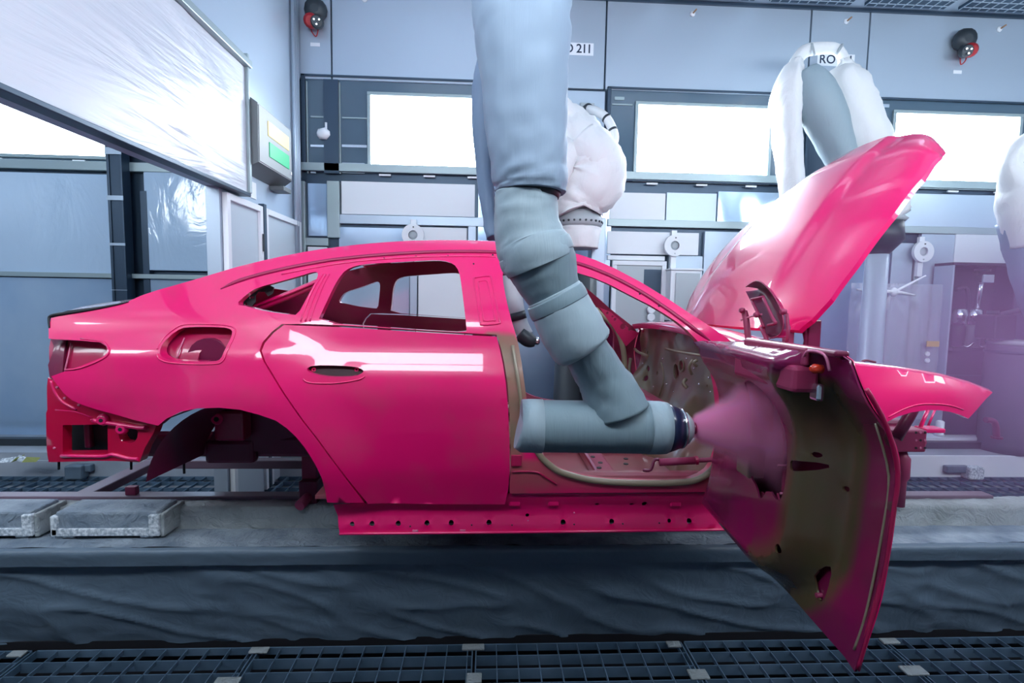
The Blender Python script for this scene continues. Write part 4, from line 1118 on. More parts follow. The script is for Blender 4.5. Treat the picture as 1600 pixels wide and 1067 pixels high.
hood = slab('hood', hood3, 44, 56, 0.022, [paint, maroon], car)
hood['label'] = 'raised glossy pink hood seen from its outer side'
for t_ in (-0.88, 0.88):
    a = hood3(0.06, t_, 0.03); b = Vector((a.x+0.02, a.y, 0.90))
    sweep('hinge_arm', [a, (a+b)/2+Vector((0.03, 0, 0)), b], [0.014, 0.014, 0.02], maroon, hood, 8, 3)
box('hood_support', (1.50, 0.235, 0.90), (1.56, 0.27, 1.10), maroon, car, 0.006)
box('hood_support', (1.42, 0.28, 0.88), (1.46, 0.32, 1.08), rust, car, 0.006)

# ---- open front door (84 degrees), seen on its inner side
YT = -0.925
def Xo(y, z):
    t = min(1.1, max(-0.2, -y/0.92))
    return 1.085-0.075*t-1.0*(prof(z)*(1.25 if z > 0.77 else 0.95))
def lobe(y, z):
    """distance inside the raised part of the inner panel (rounded lower rear corner)"""
    R_ = 0.26; a, b = y+0.755, z-0.258
    if a < R_ and b < R_: e_ = R_-math.hypot(R_-a, R_-b)
    else: e_ = min(a, b)
    return min(e_, 1.056-z, 0.035-y)
def d_in(y, z):
    e_ = lobe(y, z)
    k = sst(-0.01, 0.085, e_)
    if z > 1.0: k = max(k, sst(-0.01, 0.05, min(e_, 0.05)))
    return 0.014+0.115*k
def inn3(y, z, d): return Vector((Xo(y, z)-d_in(y, z)+d, y, z))
def out3(y, z, d): return Vector((Xo(y, z)-d, y, z))
DPL = [(0.03, 0.36), (0.0, 0.30), (-0.06, 0.272), (-0.30, 0.262), (-0.6, 0.262), (-0.88, 0.262), (-0.925, 0.255), (-0.925, 0.32), (-0.925, 0.6), (-0.92, 0.8), (-0.905, 0.95), (-0.89, 1.035), (-0.85, 1.052), (-0.5, 1.045), (-0.1, 1.02), (0.03, 1.0)]
def DP(u, v, X=0.90):
    p_ = atx(u, v, X); return (p_.y, p_.z)
dh = [[DP(u, v, .91) for u, v in soften([(1163, 640), (1178, 600), (1196, 592), (1214, 604), (1224, 640), (1231, 690), (1235, 735), (1232, 770), (1224, 786), (1205, 762), (1192, 784), (1184, 760), (1172, 745), (1164, 700)])],
      [DP(u, v, .93) for u, v in soften([(1250, 719), (1258, 719), (1276, 724), (1276, 733), (1258, 737), (1250, 733)])],
      circle(DP(1271, 710.5, .93), 0.008, 10), circle(DP(1290, 764, .94), 0.008, 10), circle(DP(1302, 617, .92), 0.004, 8), circle(DP(1252, 857, .95), 0.014, 10),
      soften([DP(u, v, .98) for u, v in ((1279, 905), (1292, 884), (1300, 886), (1300, 930), (1296, 941), (1288, 932))])]
def spray_door(v):
    y, z = (v.y if v.y < YC else 2*YC-v.y), v.z
    R_ = 0.26; a, b = y+0.755, z-0.258
    e_ = R_-math.hypot(R_-a, R_-b) if (a < R_ and b < R_) else a
    s_ = 0.05+0.85*sst(0.09, 0.17, e_)+0.8*sst(-0.045, -0.085, e_)   # mist settles inside the raised part and on the outer flange
    s_ += 0.9*sst(0.955, 0.985, z)
    return min(1.0, s_)
door_in = mat('door_inner_paint', (0.10, 0.078, 0.035), 0.25, coat=0.7, coat_rough=0.06, attr=(0.24, 0.006, 0.085))
fd = shell('front_door', DPL, dh, inn3, 0.006, (door_in, maroon, door_in), car, 0.02, spray_door, flip=True)
fd['label'] = 'open front door showing its olive and magenta inner side'
shell('outer_skin', DPL, [], out3, 0.004, (paint, maroon, paint), fd, 0.03)
fd2 = shell('front_door', DPL, [], inn3, 0.006, (door_in, maroon, door_in), car, 0.05, spray_door, flip=True, mirror=YC)
shell('outer_skin', DPL, [], out3, 0.004, (paint, maroon, paint), fd2, 0.05, mirror=YC)
sweep('edge_hem', [Vector((Xo(YT, z)-0.008, YT+0.003, z)) for z in (0.262, 0.35, 0.5, 0.65, 0.765, 0.88, 0.97)], [0.006]*7, paint_in, fd, 8, 4)
def dpt(u, v, X): return atx(u, v, X)
sweep('door_bead', [inn3(y, z, -0.002) for y, z in ((-0.907, 0.30), (-0.907, 0.4), (-0.907, 0.6), (-0.903, 0.75), (-0.893, 0.88))], [0.003]*5, primer_dk, fd, 8, 4)
# belt rail and bracket box on top
box('belt_rail', (0.86, -0.87, 1.040), (0.90, -0.42, 1.056), maroon, fd, 0.006)
p = DP(1175, 590, 0.86); q = DP(1268, 562, 0.86)
box('armrest_bracket', (0.825, q[0]+0.02, p[1]), (0.90, p[0]+0.06, q[1]-0.02), rust, fd, 0.012)
box('bracket_web', (0.855, q[0]+0.02, q[1]-0.02), (0.87, p[0]+0.06, q[1]+0.03), rust, fd, 0.006)
p = DP(1265, 612, 0.87)
box('latch_plate', (0.88, p[0]-0.022, p[1]-0.024), (0.90, p[0]+0.022, p[1]+0.024), chrome, fd, 0.008)
p = DP(1275, 576, 0.86)
lathe('orange_reflector', (0.845, p[0], p[1]), (1, 0, 0), [(0, 0.006), (0.008, 0.013), (0.03, 0.013)], orange, fd, 12)
sweep('pull_loop', [Vector((0.86, p[0]+0.06, p[1]+0.02)), Vector((0.85, p[0]+0.02, p[1]+0.045)), Vector((0.86, p[0]-0.03, p[1]+0.04)), Vector((0.87, p[0]-0.04, p[1]))], [0.004]*4, MATS['pink_weld'], fd, 6)
# regulator plate behind the access hole
pp = [DP(u, v, 0.955) for u, v in ((1168, 745), (1178, 740), (1186, 755), (1190, 790), (1203, 768), (1222, 790), (1228, 770), (1236, 800), (1226, 830), (1210, 832), (1190, 805), (1175, 780))]
pr = shell('regulator_plate', pp, [], lambda y, z, d: Vector((0.925+d, y, z)), 0.006, (rust, maroon, rust), fd, 0.05, flip=True)
bxp = DP(1172, 715, 0.93)
box('hinge_block', (0.90, bxp[0]-0.05, bxp[1]-0.06), (0.96, bxp[0]+0.04, bxp[1]+0.05), primer_dk, fd, 0.008)
for z_ in (0.42, 0.86):
    cyl('hinge_barrel', (1.03, 0.045, z_-0.04), (1.03, 0.045, z_+0.04), 0.018, maroon, fd, 12)
    box('hinge_leaf', (0.97, -0.02, z_-0.03), (1.04, 0.06, z_+0.03), rust, fd, 0.006)
for u, v in ((1168, 777), (1187, 810), (1213, 834), (1222, 791), (1228, 771), (1225, 727), (1152, 748)):
    q = DP(u, v, 0.945)
    cyl('trim_screw', (0.925, q[0], q[1]), (0.955, q[0], q[1]), 0.004, MATS['pink_weld'], fd, 6)
q = DP(1291, 930, 0.985); cyl('bump_screw', (0.955, q[0], q[1]), (0.99, q[0], q[1]), 0.007, rust, fd, 8)
sweep('regulator_rail', [atx(u, v, 0.955) for u, v in ((1216, 610), (1224, 660), (1228, 700), (1224, 780))], [0.008]*4, rust, fd, 8, 3)
box('speaker_plate', (0.95, DP(1206, 650, .95)[0], 0.74), (0.96, DP(1176, 620, .95)[0], 0.90), rust, fd, 0.004)
# mirror shell on its wire holder
MC = [(1166, 448), (1182, 439), (1197, 447), (1212, 467), (1222, 490), (1224, 510), (1217, 524), (1204, 528), (1198, 522)]
MI = [(1165, 455), (1172, 469), (1178, 482), (1184, 495), (1190, 508), (1195, 518), (1199, 525), (1202, 528), (1200, 526)]
V, Fc = [], []
NS = 6
for (ua, va), (ub, vb) in zip(MC, MI):
    a, b = atx(ua, va, 1.08), atx(ub, vb, 1.10)
    for k in range(NS+1):
        t = k/NS; V.append(a+(b-a)*t+Vector((0.055*math.sin(math.pi*t), 0, 0)))
n = len(V); V += [v+Vector((0.006, 0, 0)) for v in V]
for i in range(len(MC)-1):
    for k in range(NS):
        a = i*(NS+1)+k; f_ = [a, a+NS+1, a+NS+2, a+1]; Fc.append(f_); Fc.append([n+x for x in f_[::-1]])
ms = meshobj('mirror_shell', V, Fc, [mat('mirror_shell_paint', (0.16, 0.008, 0.05), 0.3, coat=0.8)], fd, True)
sweep('mirror_rim', [atx(u, v, 1.078) for u, v in MC], [0.003]*9, rust, ms, 6)
for L_, r_ in ((((1174, 468), (1186, 493), (1194, 512)), .006), (((1193, 466), (1208, 498), (1212, 505), (1200, 508)), .006), (((1174, 468), (1193, 464)), .006), (((1158, 500), (1175, 494), (1190, 491)), .004),
               (((1163, 487), (1166, 500), (1168, 520), (1172, 548)), .013), (((1190, 512), (1197, 528), (1203, 546)), .008), (((1229, 490), (1231, 510), (1230, 530), (1222, 540), (1200, 540)), .006)):
    sweep('holder_rod', [atx(u, v, 1.06) for u, v in L_], [r_]*len(L_), rust if r_ > 0.005 else MATS['pink_weld'], fd, 8, 3)
for u, v in ((1228, 487), (1163, 485), (1186, 492)):
    lathe('holder_knob', atx(u, v, 1.05), (-1, 0, 0), [(0, 0.009), (0.012, 0.012), (0.02, 0.008)], rust, fd, 8)

# ================================================================== ROBOTS
def P3(u, v, Y): return aty(u, v, Y)
def tube_px(name, rows, m_, parent, **kw):
    """rows: (u, v, half width in pixels, Y)"""
    return sweep(name, [P3(u, v, Y) for u, v, h_, Y in rows], [h_*sca(u, v, Y) for u, v, h_, Y in rows], m_, parent, **kw)
# ---- big painting robot in front of the car
r1 = thing('painting_robot', 'large grey-blue sleeved painting robot reaching down into the open front door', 'robot', P3(815, -250, -0.5))
YA = -0.50
YB = -0.45
tube_px('upper_arm_sleeve', [(815, -330, 84, YA), (815, -150, 82, YA), (815, 0, 78, YA), (817, 60, 75, YA), (820, 130, 68, YA), (822, 200, 63.5, YA), (826, 255, 60, YA), (829, 285, 58, YA), (829, 301, 54, YA)], cover_up, r1, seg=40, sub=6, folds=0.006, fk=7)
tube_px('inner_sleeve', [(772, 60, 14, -0.40), (762, 120, 22, -0.38), (756, 190, 18, -0.38), (759, 280, 13, -0.38), (765, 340, 11, -0.40), (770, 372, 10, -0.42)], mat('dark_sleeve_cloth', (0.17, 0.24, 0.36), 0.6), r1, seg=20, sub=6, folds=0.006)  # darker blue-grey cloth on the sleeve behind the arm
tube_px('joint_seal', [(827, 297, 50, YA), (826, 306, 47, YA)], robot_dk, r1, seg=28, sub=2)
tube_px('elbow_cover', [(823, 303, 48, YA), (822, 325, 49.5, YA), (824, 355, 52, YA), (830, 380, 56, YA), (838, 400, 57, YA-.01), (844, 415, 54, YA-.01)], cover_lt, r1, seg=36, sub=6, folds=0.004)
tube_px('elbow_band', [(834, 388, 58.5, YA), (838, 398, 59.5, YA), (842, 408, 58, YA)], cover_lt, r1, seg=36, sub=4)
tube_px('forearm_cuff', [(843, 405, 55, YA), (849, 420, 53.5, YA), (859, 445, 47, YA), (868, 466, 40, YA)], cover, r1, seg=36, sub=5, folds=0.004)
tube_px('forearm_sleeve', [(865, 458, 44, YA), (871, 470, 46, YA), (884, 497, 49, YA), (898, 522, 50, YA), (910, 541, 48, YA), (914, 547, 43, YA)], cover_lt, r1, seg=36, sub=5, folds=0.003)
tube_px('sleeve_hem', [(866, 462, 47, YA), (871, 472, 48.5, YA), (875, 480, 48, YA)], cover, r1, seg=36, sub=4)
tube_px('wrist_cover', [(908, 535, 34, -0.49), (922, 560, 37, -0.48), (940, 590, 39, -0.46), (955, 618, 45, YB), (965, 645, 50, YB)], cover, r1, seg=32, sub=5, folds=0.005, fk=9)
tube_px('atomizer_tube', [(815, 665, 38.5, YB), (817, 665, 40.5, YB), (850, 665.5, 40.5, YB), (920, 666.5, 40.5, YB), (1000, 667.5, 40.5, YB), (1010, 668, 40.5, YB)], cover, r1, seg=36, sub=1)
tube_px('end_cap', [(812, 664.5, 36, YB), (814, 665, 41, YB), (830, 665, 41.6, YB), (847, 665.5, 41.6, YB), (848, 665.5, 40, YB)], cover_lt, r1, seg=36, sub=1)
tube_px('pale_collar', [(1009, 667.5, 40, YB), (1011, 667.5, 41.5, YB), (1030, 668, 41.2, YB), (1040, 668.5, 40, YB)], cover_lt, r1, seg=36, sub=1)
tube_px('navy_collar', [(1037, 668.5, 39.5, YB), (1046, 668.7, 37, YB), (1062, 669, 31, YB)], navy, r1, seg=36, sub=1)
tube_px('bell_ring', [(1061, 669, 31.5, YB), (1064, 669, 31.5, YB), (1066, 669, 30, YB)], chrome, r1, seg=32, sub=1)
tube_px('bell_housing', [(1065, 669, 28, YB), (1072, 669, 25, YB), (1079, 669, 17, YB), (1082, 669, 9, YB)], box_gr, r1, seg=32, sub=1)
tube_px('spray_bell', [(1081, 669, 7, YB), (1086, 669, 9, YB), (1087, 669, 6, YB)], maroon, r1, seg=20, sub=1)
sh = P3(815, -330, YA)
lathe('shoulder', (sh.x, YA, sh.z-0.06), (0, 0, 1), [(0, 0.25), (0.08, 0.30), (0.35, 0.30), (0.42, 0.22)], cover_up, r1, 28)
box('ceiling_mount', (sh.x-0.22, YA-0.22, sh.z+0.30), (sh.x+0.22, YA+0.22, ZC), robot_gr, r1, 0.02)

# ---- white covered robot at station 211
r2 = thing('covered_robot', 'white cloth-covered robot with ringed hose behind the big grey robot', 'robot', (P3(905, 400, 2.95).x, 2.95, ZP), 'white covered robots along the back wall')
tube_px('body_cover', [(862, 150, 14, 2.95), (872, 175, 26, 2.95), (893, 205, 36, 2.93), (915, 235, 44, 2.9), (928, 262, 48, 2.88), (925, 285, 49, 2.88), (908, 306, 44, 2.9), (900, 320, 42, 2.92), (902, 330, 43, 2.92)], cloth, r2, seg=36, sub=6, folds=0.03, fk=6)
tube_px('shoulder_cover', [(905, 218, 30, 2.8), (930, 245, 36, 2.78), (945, 270, 30, 2.78), (948, 292, 18, 2.8)], cloth, r2, seg=28, sub=6, folds=0.02, seed=3)
pb = P3(905, 330, 2.95)
lathe('turret_ring', (pb.x, 2.95, pb.z-0.16), (0, 0, 1), [(0, 0.20), (0.02, 0.225), (0.09, 0.225), (0.10, 0.21), (0.15, 0.21)], robot_gr, r2, 28)
for k in range(14):
    a = math.pi*(1+k/13.0)
    lathe('ring_bolt', (pb.x+0.222*math.cos(a), 2.95+0.222*math.sin(a), pb.z-0.115), (math.cos(a), math.sin(a), 0), [(0, 0.012), (0.012, 0.010)], robot_dk, r2, 6)
sweep('pleated_skirt', [(pb.x, 2.95, pb.z-0.16), (pb.x, 2.95, pb.z-0.26), (pb.x, 2.95, pb.z-0.36)], [0.21, 0.20, 0.195], cloth, r2, 32, 4, folds=0.02, fk=14)
lathe('pedestal', (pb.x, 2.95, ZP), (0, 0, 1), [(0, 0.30), (0.06, 0.30), (0.08, 0.22), (pb.z-0.14, 0.185)], robot_dk, r2, 24)
box('back_column', (pb.x+0.14, 3.0, ZP), (pb.x+0.28, 3.2, pb.z-0.05), steel, r2, 0.01)
tube_px('second_arm_cover', [(880, 235, 28, 2.8), (850, 290, 30, 2.55), (822, 350, 28, 2.35), (804, 420, 22, 2.2)], cloth, r2, seg=24, sub=5, folds=0.015)
tube_px('far_wrist', [(798, 410, 16, 2.2), (801, 450, 14, 2.18), (806, 480, 13, 2.16), (812, 505, 13, 2.15), (822, 524, 12, 2.14)], robot_gr, r2, seg=20, sub=5)
tube_px('far_wrist_band', [(805, 488, 15.5, 2.15), (808, 500, 15.5, 2.15)], robot_dk, r2, seg=20, sub=2)
tube_px('far_atomizer', [(813, 520, 13, 2.13), (826, 531, 12, 2.12), (836, 534, 8, 2.12)], robot_dk, r2, seg=20, sub=4)
tube_px('far_bell', [(835, 533, 6, 2.12), (840, 532, 7, 2.12), (843, 531.5, 4, 2.12)], chrome, r2, seg=14, sub=2)

# ---- folded white robot behind the hood
r3 = thing('covered_robot', 'folded white cloth-covered robot standing behind the raised hood', 'robot', (P3(1385, 380, 2.95).x, 2.95, ZP), 'white covered robots along the back wall')
tube_px('forearm_cover', [(1247, 92, 8, 2.86), (1238, 112, 22, 2.86), (1229, 150, 31, 2.86), (1229, 200, 28, 2.86), (1233, 250, 25, 2.86), (1237, 300, 23, 2.86), (1245, 400, 18, 2.88)], cloth, r3, seg=32, sub=6, folds=0.022, fk=4, flat=0.7)
tube_px('elbow_loop', [(1240, 100, 8, 2.95), (1258, 80, 10, 2.95), (1288, 75, 9, 2.95), (1308, 78, 8, 2.95), (1318, 92, 8, 2.94), (1322, 118, 12, 2.93)], cloth, r3, seg=16, sub=5, folds=0.006)
tube_px('inner_link', [(1258, 112, 18, 2.78), (1270, 135, 28, 2.76), (1282, 165, 32, 2.76), (1298, 205, 29, 2.78), (1314, 245, 23, 2.8), (1325, 275, 20, 2.8)], cover_lt, r3, seg=28, sub=5, folds=0.010)
tube_px('elbow_joint', [(1244, 118, 10, 2.84), (1248, 145, 14, 2.82), (1258, 170, 16, 2.82), (1275, 186, 10, 2.82)], robot_gr, r3, seg=20, sub=4)
tube_px('upper_arm_cover', [(1318, 92, 6, 2.9), (1320, 108, 16, 2.9), (1320, 128, 32, 2.88), (1328, 165, 37, 2.88), (1344, 210, 38, 2.88), (1358, 250, 38, 2.9), (1375, 295, 34, 2.9), (1394, 335, 26, 2.92)], cloth, r3, seg=32, sub=6, folds=0.03, fk=5, seed=2)
for a, b in (((1268, 69), (1272, 86)), ((1306, 85), (1316, 70))):
    sweep('strap', [P3(*a, 2.90), P3((a[0]+b[0])/2, (a[1]+b[1])/2, 2.88), P3(*b, 2.90)], [0.014]*3, robot_gr, r3, 8, 3)
pb = P3(1385, 325, 2.95)
lathe('turret_ring', (pb.x, 2.95, pb.z-0.14), (0, 0, 1), [(0, 0.16), (0.03, 0.19), (0.06, 0.15), (0.10, 0.20), (0.16, 0.18)], robot_gr, r3, 24)
lathe('wedge_base', (pb.x-0.06, 2.95, pb.z-0.46), (0, 0, 1), [(0, 0.10), (0.14, 0.22), (0.32, 0.2)], robot_dk, r3, 24)
lathe('pedestal', (pb.x-0.06, 2.95, ZP), (0, 0, 1), [(0, 0.24), (0.06, 0.24), (0.08, 0.12), (pb.z-0.46-ZP, 0.10)], steel, r3, 24)
# ---- robot at the right edge
r4 = thing('covered_robot', 'white cloth-covered robot cut off by the right edge of the picture', 'robot', (P3(1620, 420, 2.6).x, 2.6, ZP), 'white covered robots along the back wall')
tube_px('arm_cover', [(1608, 222, 16, 2.6), (1590, 238, 14, 2.6), (1580, 262, 15, 2.6), (1598, 290, 34, 2.6), (1610, 330, 40, 2.6), (1618, 380, 36, 2.6)], cloth, r4, seg=26, sub=6, folds=0.012)
tube_px('lower_cover', [(1612, 340, 42, 2.62), (1622, 390, 40, 2.62), (1632, 440, 36, 2.64), (1660, 500, 34, 2.75), (1735, 505, 30, 2.9)], cover_up, r4, seg=26, sub=5, folds=0.012)
q = P3(1735, 500, 2.9)
lathe('pedestal', (q.x, 2.9, ZP), (0, 0, 1), [(0, 0.22), (0.06, 0.22), (0.08, 0.15), (q.z-ZP, 0.13)], robot_dk, r4, 20)
tube_px('upper_cover', [(1608, 222, 16, 2.6), (1640, 215, 24, 2.6), (1670, 240, 30, 2.6), (1690, 320, 34, 2.62), (1735, 470, 34, 2.85)], cloth, r4, seg=22, sub=5, folds=0.012)

# ================================================================== EQUIPMENT AT THE RIGHT
x0, x1, z0, z1 = WR(1486, 412, 1640, 690)
ys = 3.2
def RR(u, v): q_ = aty(u, v, ys); return q_.x, q_.z
xa, zt_ = RR(1493, 414); xb, _ = RR(1588, 414); _, zs_ = RR(1493, 542)
cab = thing('paint_supply_cabinet', 'open dark cabinet with two metal filter vessels at the right', 'cabinet', ((xa+xb)/2, ys+0.1, ZP))
box('back_panel', (xa, ys+0.22, zs_), (xb, ys+0.24, zt_), dark_rack, cab)
box('side_panel', (xa-0.02, ys, ZP+0.1), (xa, ys+0.24, zt_), steel, cab, 0.004)
box('side_panel', (xb, ys, ZP+0.1), (xb+0.02, ys+0.24, zt_), dark_rack, cab, 0.004)
box('top_panel', (xa-0.02, ys, zt_), (xb+0.02, ys+0.24, zt_+0.03), dark_rack, cab, 0.004)
box('shelf', (xa, ys-0.05, zs_-0.04), (xb, ys+0.22, zs_), dark_rack, cab, 0.004)
box('lower_panel', (xa, ys+0.05, ZP+0.1), (xb, ys+0.08, zs_-0.04), dark_rack, cab, 0.004)
for k in range(2): box('panel_line', (xa+0.05, ys+0.045, 0.12+0.3*k), (xb-0.05, ys+0.052, 0.13+0.3*k), steel_dk, cab)
for u, wh, tall in ((1497, 'left', 0), (1521, 'right', 1)):
    p = aty(u, 505, ys+0.1); zz = zs_
    t = thing('filter_vessel', ('tall' if tall else 'short')+' metal filter vessel standing inside the dark cabinet', 'vessel', (p.x, p.y, zz), 'filter vessels in the cabinet')
    lathe('bowl', (p.x, p.y, zz), (0, 0, 1), [(0, 0.05), (0.02, 0.07), (0.22, 0.07), (0.24, 0.055)], dark_rack if not tall else robot_gr, t, 16)
    lathe('head', (p.x, p.y, zz+0.24), (0, 0, 1), [(0, 0.075), (0.16, 0.075), (0.18, 0.04)], chrome, t, 16)
    if tall:
        cyl('pipe', (p.x+0.02, p.y, zz+0.42), (p.x+0.05, p.y, zt_-0.06), 0.03, chrome, t, 12)
        box('valve', (p.x+0.0, p.y-0.06, zt_-0.18), (p.x+0.14, p.y+0.04, zt_-0.09), chrome, t, 0.01)
        lathe('knob', (p.x+0.05, p.y, zt_-0.06), (0, 0, 1), [(0, 0.07), (0.03, 0.07)], robot_dk, t, 14)
    else:
        sweep('pipe', [(p.x-0.06, p.y, zz+0.62), (p.x+0.05, p.y, zz+0.64), (p.x+0.09, p.y, zz+0.55), (p.x+0.09, p.y, zz+0.3), (p.x+0.02, p.y, zz+0.40)], [0.018]*5, dark_rack, t, 10)
    sweep('drain', [(p.x+0.02, p.y-0.03, zz+0.03), (p.x+0.05, p.y-0.08, zz-0.0), (p.x+0.1, p.y-0.1, zz+0.05)], [0.01]*3, chrome, t, 8)
p = aty(1572, 545, 2.9)
t = thing('wrapped_drum', 'grey film-wrapped drum standing below the cabinet at the right edge', 'drum', (p.x+0.1, 3.0, ZP))
sweep('body', [(p.x+0.19, 3.0, ZP), (p.x+0.19, 3.0, 0.3), (p.x+0.19, 3.0, 0.72), (p.x+0.19, 3.0, 0.80)], [0.22, 0.225, 0.225, 0.21], mat('drum_film', (0.09, 0.10, 0.14), 0.5, bump=((6, 6, 6), 0.4, 0.02)), t, 26, 5, folds=0.015)
lathe('lid', (p.x+0.19, 3.0, 0.79), (0, 0, 1), [(0, 0.22), (0.03, 0.23), (0.05, 0.2)], robot_gr, t, 24)
lathe('clamp_band', (p.x+0.19, 3.0, 0.70), (0, 0, 1), [(0, 0.238), (0.03, 0.238)], steel_dk, t, 24)
p = aty(1560, 522, 2.95)
t = thing('black_canister', 'black square canister on the drum at the right edge', 'canister', (p.x, 2.98, 0.84))
box('body', (p.x-0.12, 2.88, 0.845), (p.x+0.12, 3.1, 1.10), black, t, 0.02)
lathe('cap', (p.x-0.05, 2.98, 1.10), (0, 0, 1), [(0, 0.05), (0.04, 0.05)], robot_dk, t, 14)
sweep('hose', [(p.x+0.05, 2.98, 1.1), (p.x+0.15, 2.8, 1.16), (p.x+0.3, 2.78, 1.1), (p.x+0.4, 2.76, 0.98)], [0.03]*4, robot_dk, t, 10)
# film curtain with a knot, between the hood and the cabinet
V, Fc = [], []
c0, c1 = aty(1330, 442, 3.3), aty(1474, 442, 3.3)
NX, NZ = 60, 50
kx, kz = aty(1392, 456, 3.3).x, aty(1392, 456, 3.3).z
for j in range(NZ+1):
    for i in range(NX+1):
        x = c0.x+(c1.x-c0.x)*i/NX; z = -0.08+(c0.z+0.08)*j/NZ
        r = math.hypot(x-kx, z-kz); an = math.atan2(z-kz, x-kx)
        w = 0.025*math.cos(9*an)*math.exp(-r/0.3)+0.015*noise.noise(Vector((x*7, z*2.2, 1)))+0.008*noise.noise(Vector((x*18, z*6, 4)))
        V.append((x, 3.30+w, z))
for j in range(NZ):
    for i in range(NX):
        a = j*(NX+1)+i; Fc.append([a, a+1, a+NX+2, a+NX+1])
curtain_m = mat('clear_film_curtain', (0.62, 0.68, 0.78), 0.25, alpha=0.42, spec=0.8)
fcu = thing('film_curtain', 'clear plastic film curtain gathered in a knot right of the hood', 'curtain', ((c0.x+c1.x)/2, 3.3, -0.1))
meshobj('sheet', V, Fc, curtain_m, fcu, True)
lathe('knot', (kx, 3.26, kz), (0, -1, 0), [(0, 0.05), (0.02, 0.04), (0.04, 0.012)], white_panel, fcu, 10)
sweep('fold', [(c0.x+0.05, 3.28, kz+0.02), (kx-0.2, 3.27, kz+0.005), (kx, 3.25, kz), (kx+0.25, 3.27, kz-0.03)], [0.008, 0.012, 0.02, 0.008], white_panel, fcu, 8, 4)
sweep('fold', [(kx, 3.25, kz), (kx+0.2, 3.27, kz+0.10), (kx+0.36, 3.28, kz+0.18)], [0.015, 0.012, 0.008], white_panel, fcu, 8, 4)
p = aty(1455, 537, 3.26); tag(box('yellow_label', (p.x-0.07, 3.235, p.z-0.03), (p.x+0.07, 3.243, p.z+0.03), mat('yellow_sticker', (0.62, 0.42, 0.08), 0.6)), 'small yellow label stuck on the film beside the cabinet', 'label')
for k in range(2):
    p = aty(1448, 553+10*k, 3.24)
    tag(lathe('wall_button', p, (0, -1, 0), [(0, 0.028), (0.012, 0.028), (0.02, 0.018)], white_panel, None, 12), '%s of two small white buttons below the yellow label' % ('upper', 'lower')[k], 'button', 'white wall buttons')
# pipes and block standing on the far platform at the right
a = aty(1545, 655, 2.75)
pp_ = thing('bent_pipe', 'short dark bent pipe standing on the kerb at the lower right', 'pipe', (a.x, 2.86, ZP))
sweep('tube', [P3(1540, 656, 2.86), P3(1552, 658, 2.86), P3(1556, 668, 2.86), P3(1557, 685, 2.86)], [0.03]*4, maroon, pp_, 12, 4)
ring('flange', P3(1557, 685, 2.86), (0, 0, 1), 0.02, 0.05, 0.02, maroon, pp_, 14)
p = aty(1467, 685, 2.7)
wb = thing('white_bollard', 'small white bollard block on the kerb behind the bumper stub', 'bollard', (p.x, 2.7, -0.1))
lathe('post', (p.x, 2.7, -0.1), (0, 0, 1), [(0, 0.05), (0.02, 0.035), (0.14, 0.035), (0.15, 0.02)], white_panel, wb, 14)

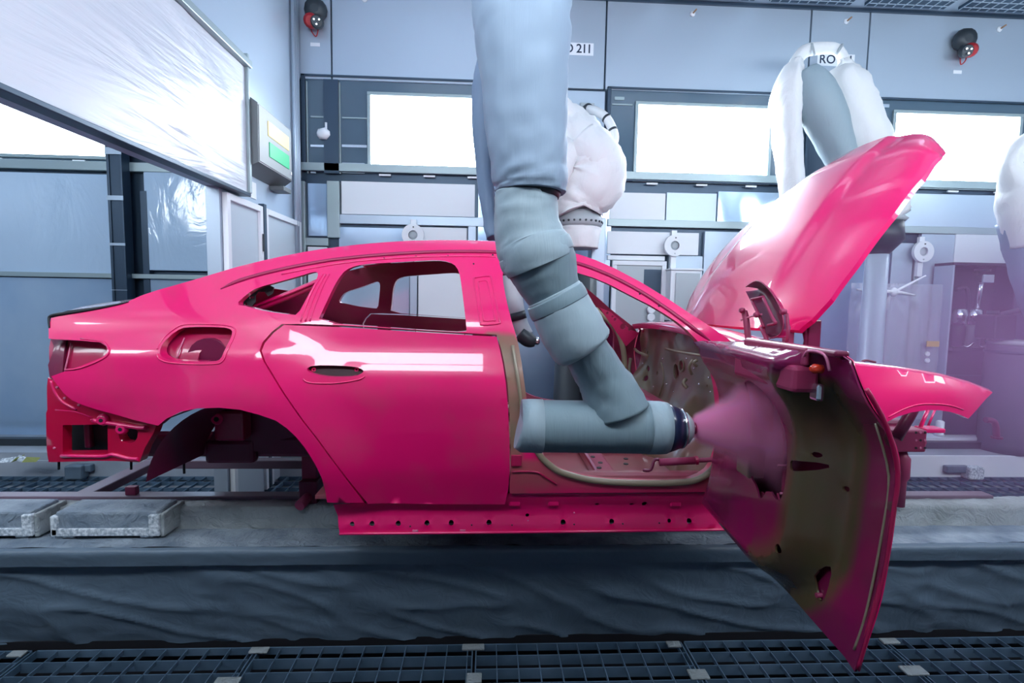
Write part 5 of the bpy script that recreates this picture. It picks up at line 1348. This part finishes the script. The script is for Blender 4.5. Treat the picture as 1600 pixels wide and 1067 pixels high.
# ================================================================== PAINT MIST
def mist_mat(name, col, dens, expr):
    M = bpy.data.materials.new(name); M.use_nodes = True
    nt = M.node_tree; nt.nodes.clear(); N, L = nt.nodes, nt.links
    out = N.new('ShaderNodeOutputMaterial'); sc_ = N.new('ShaderNodeVolumePrincipled')
    sc_.inputs['Color'].default_value = (*col, 1)
    tc = N.new('ShaderNodeTexCoord')
    d = expr(N, L, tc)
    mu = N.new('ShaderNodeMath'); mu.operation = 'MULTIPLY'; mu.inputs[1].default_value = dens
    L.new(d, mu.inputs[0]); L.new(mu.outputs[0], sc_.inputs['Density'])
    L.new(sc_.outputs[0], out.inputs['Volume']); return M
def plume_expr(N, L, tc):
    # thins towards its rim: 1 - (radius / local cone radius)^2, broken up by noise
    sx = N.new('ShaderNodeSeparateXYZ'); L.new(tc.outputs['Object'], sx.inputs[0])
    def mth(op, a, b=None, c=None):
        n = N.new('ShaderNodeMath'); n.operation = op
        for i, q in enumerate((a, b, c)):
            if q is None: continue
            if isinstance(q, (int, float)): n.inputs[i].default_value = q
            else: L.new(q, n.inputs[i])
        return n.outputs[0]
    nz = N.new('ShaderNodeTexNoise'); nz.inputs['Scale'].default_value = 7; nz.inputs['Detail'].default_value = 4
    L.new(tc.outputs['Object'], nz.inputs['Vector'])
    x = sx.outputs[0]
    r2 = mth('ADD', mth('MULTIPLY', sx.outputs[1], sx.outputs[1]), mth('MULTIPLY', sx.outputs[2], sx.outputs[2]))
    rad = mth('ADD', mth('MULTIPLY', x, 0.58), 0.055)
    q = mth('DIVIDE', mth('SQRT', r2), rad)
    # billowing rim: the noise eats into the cone more the farther it has travelled
    q = mth('ADD', q, mth('MULTIPLY', mth('SUBTRACT', nz.outputs[0], 0.45), mth('ADD', mth('MULTIPLY', x, 3.0), 0.5)))
    f_ = mth('MINIMUM', mth('MAXIMUM', mth('SUBTRACT', 1.0, q), 0.0), 1.0)
    f_ = mth('MULTIPLY', f_, f_)
    return mth('DIVIDE', f_, mth('ADD', mth('MULTIPLY', x, 2.2), 0.25))
tip = P3(1087, 669, YB)
V, Fc = [], []
rows_ = [(0.0, 0.06), (0.06, 0.11), (0.12, 0.16), (0.18, 0.20), (0.225, 0.22), (0.255, 0.22), (0.27, 0.20)]
for x_, r_ in rows_:
    for k in range(20):
        a = 2*math.pi*k/20; V.append(tip+Vector((x_, r_*math.cos(a), r_*math.sin(a))))
for i in range(len(rows_)-1):
    for k in range(20): Fc.append([i*20+k, i*20+(k+1) % 20, (i+1)*20+(k+1) % 20, (i+1)*20+k])
Fc.append(list(range(20))[::-1]); Fc.append([(len(rows_)-1)*20+k for k in range(20)])
pm = meshobj('paint_mist', V, Fc, mist_mat('pink_mist', (1.0, 0.52, 0.76), 100.0, plume_expr), None, origin=tip)
tag(pm, 'pink paint mist blowing from the spray bell onto the open door', 'paint mist', kind='stuff')
def haze_expr(N, L, tc):
    mp = N.new('ShaderNodeMapping'); mp.inputs['Location'].default_value = (-1, -1, -1); mp.inputs['Scale'].default_value = (2, 2, 2)
    L.new(tc.outputs['Generated'], mp.inputs[0])
    gr = N.new('ShaderNodeTexGradient'); gr.gradient_type = 'SPHERICAL'; L.new(mp.outputs[0], gr.inputs[0])
    return gr.outputs[1]
c = Vector((3.95, 1.2, 0.8)); bm = bmesh.new()
bmesh.ops.create_icosphere(bm, subdivisions=3, radius=1.0)
for v in bm.verts: v.co = Vector((c.x+v.co.x*2.7, c.y+v.co.y*2.15, c.z+v.co.z*1.25))
hz = bmobj('overspray_haze', bm, mist_mat('overspray', (0.85, 0.45, 0.85), 0.22, haze_expr), None, origin=c)
tag(hz, 'faint pink overspray haze hanging round the front of the car', 'haze', kind='stuff')
